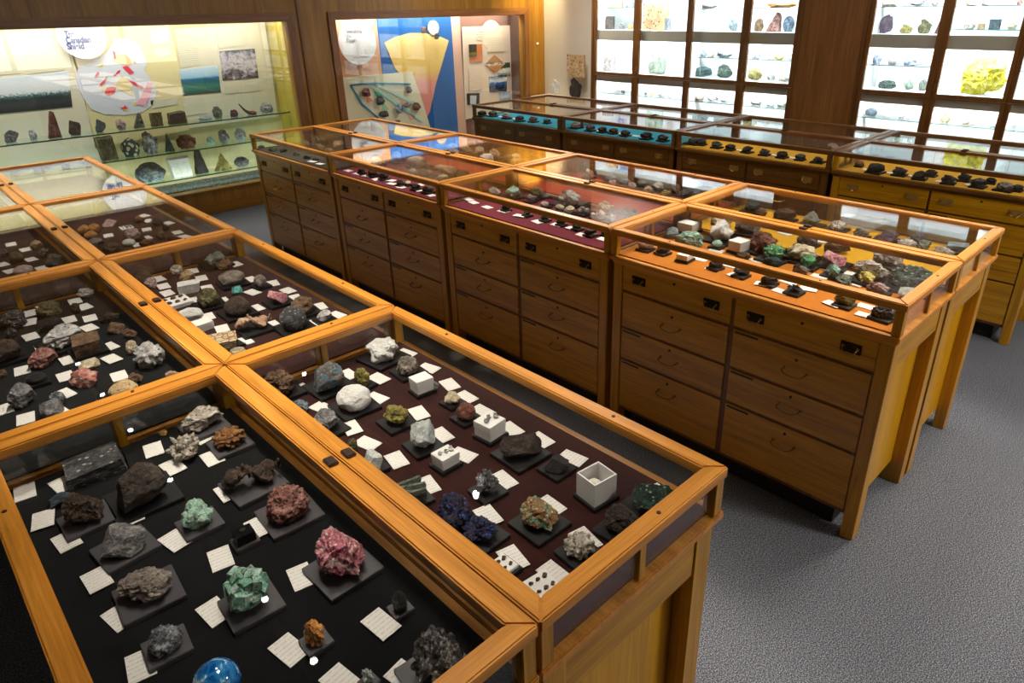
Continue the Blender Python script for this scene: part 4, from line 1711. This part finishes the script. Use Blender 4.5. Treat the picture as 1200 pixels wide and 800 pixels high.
# ------------------------------------------------------------------ white shelf cabinets
M_WCAB = plain('white_cabinet', '#eceef0', .5)
M_VAL = plain('beige_valance', '#b9b2a4', .6)
SHG2 = glass_mat('clear_shelf_glass', (.9, .97, .97, 1))
M_EDGE2 = plain('aqua_glass_edge', '#5fb4b4', .15)
PB = 2.11
LV = dict(g=1.84, h=1.628, k=1.668, m=1.378, r=1.178, l=.935)
CABS = [(3.73, 5.03, [4.41], 'tall white-lit wall cabinet with stone slabs behind two dark framed glass doors', ['m0']),
        (2.545, 3.73, [3.085], 'tall white-lit wall cabinet with glass shelves left of the broad wooden panel', ['g', 'm']),
        (.77, 1.925, [1.323], 'tall white-lit wall cabinet holding the large bright yellow mineral', ['g', 'm']),
        (-.6, .77, [.2], 'tall white-lit wall cabinet at the right picture edge', ['g', 'm'])]
for ci, (ya, yb, mids, lab, gl) in enumerate(CABS):
    cab = empty('wall_cabinet', (XS + .25, (ya + yb) / 2, 0), lab, 'cabinet', 'white-lit wall cabinets')
    xb = XS + .5
    MB().box(xb, xb + .02, ya, yb, .0, PB).build('back_board', M_WCAB, cab)
    MB().box(XS + .03, xb, ya, ya + .012, 0, PB).build('side_board', M_WCAB, cab)
    MB().box(XS + .03, xb, yb - .012, yb, 0, PB).build('side_board', M_WCAB, cab)
    MB().box(XS + .03, xb, ya + .012, yb - .012, .1, .62).build('base_box', dark_oak(1), cab)
    for z0_, z1_, t0 in ((1.52, 1.625, 1.6), (1.07, 1.172, 1.15), (1.97, 2.07, 2.05)):
        MB().box(XS + .05, XS + .06, ya + .012, yb - .012, z0_, z1_).build('valance', M_VAL, cab)
        MB().box(XS + .06, xb, ya + .012, yb - .012, t0, z1_).build('shelf_board', M_WCAB, cab)
    ys = [ya] + mids + [yb]
    for j in range(len(ys) - 1):
        p0, p1 = ys[j] + .012, ys[j + 1] - .012
        lv = [LV['l']]
        if not (ci == 0):
            lv += [LV['g']]
            if not (ci == 2 and j == 0):
                lv += [LV['m']]
        else:
            lv += [LV['g'] + .02] if j == 1 else []
        if ci == 2 and j == 0:
            lv += [LV['k']]
        for z in lv:
            MB().box(XS + .082, xb - .03, p0, p1, z - .006, z).build('glass_shelf', SHG2, cab)
            MB().box(XS + .079, XS + .0815, p0, p1, z - .006, z).build('shelf_edge', M_EDGE2, cab)
        # standards
        MB().tube((XS + .09, p1 - .1, 1.18), (XS + .09, p1 - .1, 1.5), .0025, 6).build('shelf_rod', M_VAL, cab)
        # framed glass door: stiles, rails, pane, knob
        s0, s1 = ys[j] + .001, ys[j + 1] - .001
        wl = .03 if j == 0 else .042
        wr = .036 if j == len(ys) - 2 else .042
        xf0, xf1 = XS, XS + .03
        dm = MB()
        for (zb_, zt_) in ((1.148, 2.12), (.62, 1.143)):
            dm.box(xf0, xf1, s0, s0 + wl, zb_, zt_)
            dm.box(xf0, xf1, s1 - wr, s1, zb_, zt_)
            dm.box(xf0 + .001, xf1, s0 + wl, s1 - wr, zb_, zb_ + (.03 if zb_ > 1 else .06))
            dm.box(xf0 + .001, xf1, s0 + wl, s1 - wr, zt_ - (.05 if zb_ > 1 else .006), zt_)
        dr = dm.build('door_frame', dark_oak(2), cab)
        MB().box(XS + .012, XS + .016, s0 + wl, s1 - wr, 1.178, 2.07).build('door_glass', M_GLASS, dr)
        MB().box(XS + .012, XS + .016, s0 + wl, s1 - wr, .68, 1.137).build('door_glass', M_GLASS, dr)
        if j == 0:
            MB().tube((XS, s1 - .02, 1.22), (XS - .02, s1 - .02, 1.22), .006, 8).build('knob', M_BRASS, dr)
            MB().box(XS - .002, XS, s1 - .026, s1 - .014, 1.19, 1.26).build('lock_plate', M_BRASS, dr)
struct(MB().box(XS - .002, XS + .03, 1.962, 2.508, 0, 2.12), 'wall_panel', wood('panel_oak_z', '#60390f', '#7f5020', '#96652c', 2, .4, .5))
for i, (ya, yb) in enumerate(((1.927, 1.962), (2.508, 2.543), (5.032, 5.06))):
    struct(MB().box(XS - .006, XS + .03, ya, yb, 0, 2.12), 'trim_%d' % (i + 4), dark_oak(2))
struct(MB().box(XS, XW, -3.3, -.61, 0, ZC), 'wall_shelving_end', M_WALLW)
struct(MB().box(XS + .002, XW, -.6, 5.03, 2.125, ZC), 'wall_bulkhead', wood('bulkhead_oak_y', '#40260e', '#553414', '#6a431c', 1, .4, .5))

XR = XS + .2
TW1 = '''
714.8 26 9 14 plaque dkgray h
728.6 26 8 7 rough gray h
739 27 6 6 rough orange h
737.5 4 9 11 plaque blue -
722.5 5 15 10 plaque tan -
713 70 13 15 plaque whitegray r
731 56 9 20 plaque lavender -
707 106 4 3 rough palepink l
730 106 6 3 rough black l
768 17 27 29 plaque specktan h
779 27 12 13 plaque bluegray h
770 65 19 33 stela palegreen r
790 66 8 16 plaque white -
756.5 111 3.5 3 rough blueblack l
763 110.5 5 4 round yellow l
775 111 10 3.5 crys gray l
785.5 109 6 5 round palepink l
831.5 3.5 20 8 rough warmgray g
823 30 9 9 round clear h
839 34 6 5 rough white h
858 29 12 13 ang bluegray h
825 56 9 7 rough blue m
833 60 11 9 rough cream m
849 61 21 12 rough bluegray m
824 83 24 11 rough teal r
849 83 20 15 rough dkgreen r
819 114 13 7 round warmgray l
834.5 115 13 6 rough gray l
848 115 11 7 crys whitebrown l
915 4 42 8 botry orange g
889 30 12 14 rough brown h
905.6 26 18 21 wedge redgranite h
923 29 15 17 round blue h
886.5 64 11 9 rough bluegray m
903 67 8 3 rough cream m
913 64 14 9 botry yellow m
928 64 7 7 rough mint m
884 88 20 13 botry yellowolive r
903 90 10 8 rough whitegray r
918 91 15 7 botry whitebrown r
886 119 16 7 rough gray l
903 121 11 5 rough bluegray l
916 120 13 8 rough graygreen l
'''
TW2 = '''
1042.5 3.5 25 7 rough cream g
1073 3.5 26 8 crys silver g
1095 3.5 9 6 rough gray g
1037 30 18 20 rough purple h
1061 35 18 10 rough yellowolive h
1082 33 19 16 rough olive h
1098 34 9 14 pyramid maroon h
1027 70 12 10 rough blue m
1045 70 12 11 round gray m
1066.5 71 17 10 rough blue m
1039 100.5 23 9 rough dkgreen r
1063.5 99 15 14 lump palegreen r
1081 95 11 13 round graygreen r
1020 132 16 9 round blueblack l
1038.6 134 12 8 round white l
1060 135 17 11 rough whitegray l
1137 3.5 15 6 rough cream g
1155 3.5 13 6 rough whitebrown g
1194 4 8 7 rough redgranite g
1136 28 18 11 rough whitebrown k
1149 31 10 6 block tan k
1164.5 28.5 15 11 block blueblack k
1186 29 13 8 rough cream k
1106.5 140 15 11 rough copperstripe l
1135 144 20 8 rough cream l
1166.5 147 20 10 rough whitegray l
'''


def _v(style):
    bm = bmesh.new()
    if style == 'plaque':
        cubelet(bm, (0, 0, 0), (1, 1, 1), Matrix.Identity(3))
        bmesh.ops.subdivide_edges(bm, edges=list(bm.edges), cuts=5, use_grid_fill=True)
        for v in bm.verts:
            v.co += noise.noise_vector(v.co * 4) * .035
    else:
        n = 14
        pr = [(-.42, 0), (.42, 0), (.5, .3), (.47, .6), (.36, .82), (.16, .96), (0, 1), (-.2, .95), (-.38, .8), (-.46, .55), (-.5, .3)]
        A = [bm.verts.new((x, -.3, z)) for x, z in pr]
        B = [bm.verts.new((x * .96, .3, z * .99)) for x, z in pr]
        bm.faces.new(A); bm.faces.new(B[::-1])
        for i in range(len(pr)):
            bm.faces.new((A[i], B[i], B[(i + 1) % len(pr)], A[(i + 1) % len(pr)]))
        bmesh.ops.bevel(bm, geom=list(bm.edges), offset=.04, segments=2, affect='EDGES')
    fin(bm)
    me = bpy.data.meshes.new('rock_form')
    bm.to_mesh(me); bm.free()
    return me


for st in ('plaque', 'stela'):
    me_ = _v(st)
    for sd in range(6):
        for l_ in (3, 4, 5):
            _mesh[(st, sd, l_)] = me_
NOUN['plaque'] = 'square-cut stone plate'
NOUN['stela'] = 'round-topped upright stone slab'
rocks_on_plane('W', TW1, 0, XR, LV, 'specimens in the left white cabinets', 3, .45)
rocks_on_plane('W', TW2, 0, XR, LV, 'specimens in the right white cabinets', 3, .45)
rocks_on_plane('W', '''
1148 94 60 42 rough sulphur r large_bright_yellow_mineral_on_the_white_shelf_of_the_right_cabinet
''', 0, XR, LV, 'specimens in the right white cabinets', 5, .5)

# ledge with three pieces by the white wall
m = MB().box(4.62, 4.99, 5.5, 6.55, 0, .75).build('white_ledge', M_WALLW, bevel=.004, off=(4.8, 6.0, 0))
tag(m, 'low white ledge against the white wall behind the back row', 'ledge')
rocks_on_plane('W', '''
650.5 102 12 17 ang clear -  tall_clear_quartz_point_on_the_ledge_by_the_white_wall
674.5 103 17 22 rough black - glossy_black_crystal_mass_in_front_of_the_square_tan_stone_plate
675 78 22 25 plaque specktan - square_tan_stone_plate_leaning_on_the_white_wall
''', 0, 4.85, {}, 'pieces on the white ledge', 4, .5)

# ------------------------------------------------------------------ ceiling track lights
M_BLK = plain('black_metal', '#0a0a0b', .35, .6)


def emis(name, col, s):
    t = NT(name)
    e = t.n('ShaderNodeEmission')
    e.inputs[0].default_value = lin(col)
    e.inputs[1].default_value = s
    t.l(e.outputs[0], t.out.inputs[0])
    return t.m


M_BULB = emis('lamp_glow', '#fff6ee', 25)


def spot(x, y, z, tx, ty, tz, power, angle=64, col=(1, .9, .76), rad=.014, blend=.6):
    l = bpy.data.lights.new('spot', 'SPOT')
    l.energy = power
    l.spot_size = R(angle)
    l.spot_blend = blend
    l.color = col
    l.shadow_soft_size = rad
    o = bpy.data.objects.new('spot_light', l)
    C.objects.link(o)
    o.location = (x, y, z)
    d = Vector((tx - x, ty - y, tz - z))
    o.rotation_euler = d.to_track_quat('-Z', 'Y').to_euler()
    return o


def area(x, y, z, sx, sy, power, rot=(0, 0, 0), col=(1, 1, 1), spread=None):
    l = bpy.data.lights.new('area', 'AREA')
    l.shape = 'RECTANGLE'
    l.size, l.size_y = sx, sy
    l.energy = power
    l.color = col
    if spread: l.spread = R(spread)
    o = bpy.data.objects.new('area_light', l)
    C.objects.link(o)
    o.location = (x, y, z)
    o.rotation_euler = rot
    return o


def track(x, y0, y1, heads, label, tz=2.6, aim=None, power=60, glow=True):
    t = empty('track_light', (x, (y0 + y1) / 2, tz), label, 'track light', 'ceiling track lights')
    MB().box(x - .018, x + .018, y0, y1, tz + .1, ZC - .001).build('track_rail', plain('track_bronze', '#8a6650', .3, .3), t)
    for i, y in enumerate(heads):
        ax, ay = (aim or (lambda xx, yy: (xx, yy)))(x, y)
        d = Vector((ax - x, ay - y, 1 - tz)).normalized()
        c = Vector((x, y, tz))
        hd = MB()
        hd.tube(c - d * .12, c + d * .004, .038, 16)
        hd.tube(c - d * .08, (x, y, tz + .12), .008, 8)
        hd.build('lamp_head', M_BLK, t)
        if glow:
            MB().tube(c + d * .0045, c + d * .008, .016, 20).build('lamp_bulb', M_BULB, t)
        q = c + d * .03
        spot(q.x, q.y, q.z, ax, ay, 1, power * (.65 if y < .5 and x < 0 else 1), rad=.25 if x > .9 else (.2 if y < 1 else .015))


track(-1.53, -.2, 6.2, [.25, .95, 1.54, 2.01, 3.28, 4.03, 4.68, 5.36], 'black ceiling track light above the seam of the left display cases', power=PW_A)  # the two nearest heads are added to brighten the near cases
track(-.36, -.6, 5.0, [.1, 1.87, 3.9], 'black ceiling track light above the aisle', power=PW_B, aim=lambda x, y: (x - .6, y - .4))
track(1.02, -.6, 6.2, [-.1, .7, 1.6, 2.6, 3.7, 4.8], 'unseen black ceiling track light added above the middle island', power=PW_C, aim=lambda x, y: (x - .5, y))  # added to light the island tops, kept clear of glass reflections
track(2.75, -.6, 6.2, [0.2, 1.4, 2.6, 3.8, 5.0, 5.9], 'unseen black ceiling track light added above the back row', power=PW_D, aim=lambda x, y: (x + .05, y + .1))  # added out of view to light the back row from above
# showcase tubes at the top, and an added footlight brightening the map boards
area(-.8, YW + .16, Z1 + .08, 4.0, .06, PW_S1, (R(24), 0, 0), (1, .98, .9))
area(-.8, YW + .14, Z0 + .03, 4.0, .05, PW_S1 * .5, (R(150), 0, 0), (1, .98, .88))
area(3.2, YW + .13, Z1 + .08, 2.7, .04, PW_S2, (R(14), 0, 0), (1, .96, .9))
# cabinet tubes, hidden behind each valance
for (ya, yb, *_r) in CABS:
    for z in (2.03, 1.585, 1.135):
        area(XS + .1, (ya + yb) / 2, z, .03, yb - ya - .06, PW_W * (yb - ya), (0, R(-35), 0), (.95, .98, 1))
# lamp over the corner of the oak wall, unseen ceiling lamps added as fill
spot(4.72, 6.2, 2.68, 4.72, 6.64, 2.0, PW_CORN, 84, (1, .8, .45), .05, .9)
for (x, y) in ((.8, -2.2), (2.5, -.9), (-3.3, 1.0), (1.7, 2.6), (3.6, 1.2), (3.6, 5.0)):
    lp = empty('fill_lamp', (x, y, ZC), None, 'ceiling lamp', 'added ceiling lamps')
    lp['label'] = {(.8, -2.2): 'unseen square fill lamp by the added window', (2.5, -.9): 'unseen square fill lamp over the open carpet', (-3.3, 1.0): 'unseen square fill lamp beyond the leftmost cases', (1.7, 2.6): 'unseen square fill lamp over the aisle behind the middle island',
                   (3.6, 1.2): 'unseen square fill lamp by the yellow mineral cabinet', (3.6, 5.0): 'unseen square fill lamp by the white wall'}[(x, y)]
    MB().box(x - .32, x + .32, y - .32, y + .32, ZC - .03, ZC - .001).build('fill_lamp_housing', plain('fill_lamp_housing', '#c8c4ba', .6), lp, bevel=.003)
    area(x, y, ZC - .04, .56, .56, PW_L[(x, y)], (0, 0, 0), (1, .93, .84))

# made-up glowing window behind the camera, added to light the case ends
wn = MB()
wx0, wx1, wz0, wz1 = -.6, 3.4, .9, 2.1
wn.box(wx0 - .08, wx1 + .08, -3.3, -3.26, wz0 - .08, wz0)
wn.box(wx0 - .08, wx1 + .08, -3.3, -3.26, wz1, wz1 + .08)
for i in range(5):
    xx = wx0 - .04 + (wx1 - wx0 + .08) * i / 4
    wn.box(xx - .04, xx + .04, -3.3, -3.26, wz0, wz1)
wo = struct(wn, 'window_fill', OW(2))
MB().box(wx0, wx1, -3.299, -3.29, wz0, wz1).build('window_fill_pane', emis('fill_glow', '#fff2dc', PW_FILL), wo)

# ------------------------------------------------------------------ world
w = bpy.data.worlds.new('world')
bpy.context.scene.world = w
w.use_nodes = True
w.node_tree.nodes['Background'].inputs[0].default_value = (.9, .92, 1, 1)
w.node_tree.nodes['Background'].inputs[1].default_value = .05

# ------------------------------------------------------------------ labels
by = {}
for s in SPECS:
    by.setdefault(s['where'], []).append(s)


ORD = ['', 'first', 'second', 'third', 'fourth', 'fifth', 'sixth', 'seventh', 'eighth', 'ninth', 'tenth', 'eleventh', 'twelfth', 'thirteenth', 'fourteenth', 'fifteenth', 'sixteenth', 'seventeenth', 'eighteenth', 'nineteenth', 'twentieth']


def rel(s, o):
    dx, dy = s['cx'] - o['cx'], s['cy'] - o['cy']
    if s['where'] in ('map showcase', 'white shelf cabinets'):
        if abs(dy) > 22: return 'above' if dy < 0 else 'below'
        return 'left of' if dx < 0 else 'right of'
    if abs(dx) > abs(dy): return 'left of' if dx < 0 else 'right of'
    return 'behind' if dy < 0 else 'in front of'


used = set()
for where, L in by.items():
    rk = [s for s in L if s['kind'] == 'r']
    cnt = {}
    for s in rk:
        cnt[s['desc']] = cnt.get(s['desc'], 0) + 1
    uniq = [s for s in rk if cnt[s['desc']] == 1]
    for s in L:
        if s['o'].get('label'):
            used.add(s['o']['label'])
            continue
        cands = []
        if s['kind'] == 'r' and cnt[s['desc']] == 1:
            cands.append('%s in the %s' % (s['desc'], where))
        near = sorted([u for u in uniq if u is not s], key=lambda u: (u['cx'] - s['cx']) ** 2 + (u['cy'] - s['cy']) ** 2)[:4]
        for u in near:
            if (u['cx'] - s['cx']) ** 2 + (u['cy'] - s['cy']) ** 2 < 110 ** 2:
                cands.append('%s %s the %s, %s' % (s['desc'], rel(s, u), u['desc'], where))
        for sd, sg in (('left', 1), ('right', -1)):
            same = sorted([q for q in L if q['desc'] == s['desc']], key=lambda q: sg * q['cx'])
            k = same.index(s) + 1
            if k < len(ORD):
                cands.append('%s %s from the %s in the %s' % (ORD[k], s['desc'], sd, where))
        if s['kind'] == 'c':
            pass
        for c_ in cands:
            if c_ not in used and len(c_.split()) <= 16:
                break
        used.add(c_)
        s['o']['label'] = c_

# ------------------------------------------------------------------ camera and view
cd = bpy.data.cameras.new('camera')
cam = bpy.data.objects.new('camera', cd)
C.objects.link(cam)
cam.location = CAMP
cam.rotation_euler = RM.to_euler()
cd.sensor_width = 36
cd.lens = F * 36 / 1200
cd.shift_x = -SX / 1200
cd.shift_y = SY / 1200
cd.clip_start = .02
sc = bpy.context.scene
sc.camera = cam
sc.view_settings.view_transform = 'Standard'
sc.view_settings.look = 'None'
sc.view_settings.gamma = 1
sc.view_settings.exposure = EXPO
sc.view_settings.use_curve_mapping = False
cy = sc.cycles
cy.max_bounces = 7
cy.diffuse_bounces = 3
cy.glossy_bounces = 4
cy.transmission_bounces = 4
cy.transparent_max_bounces = 24
cy.sample_clamp_indirect = 6
cy.use_denoising = True
cy.caustics_reflective = False
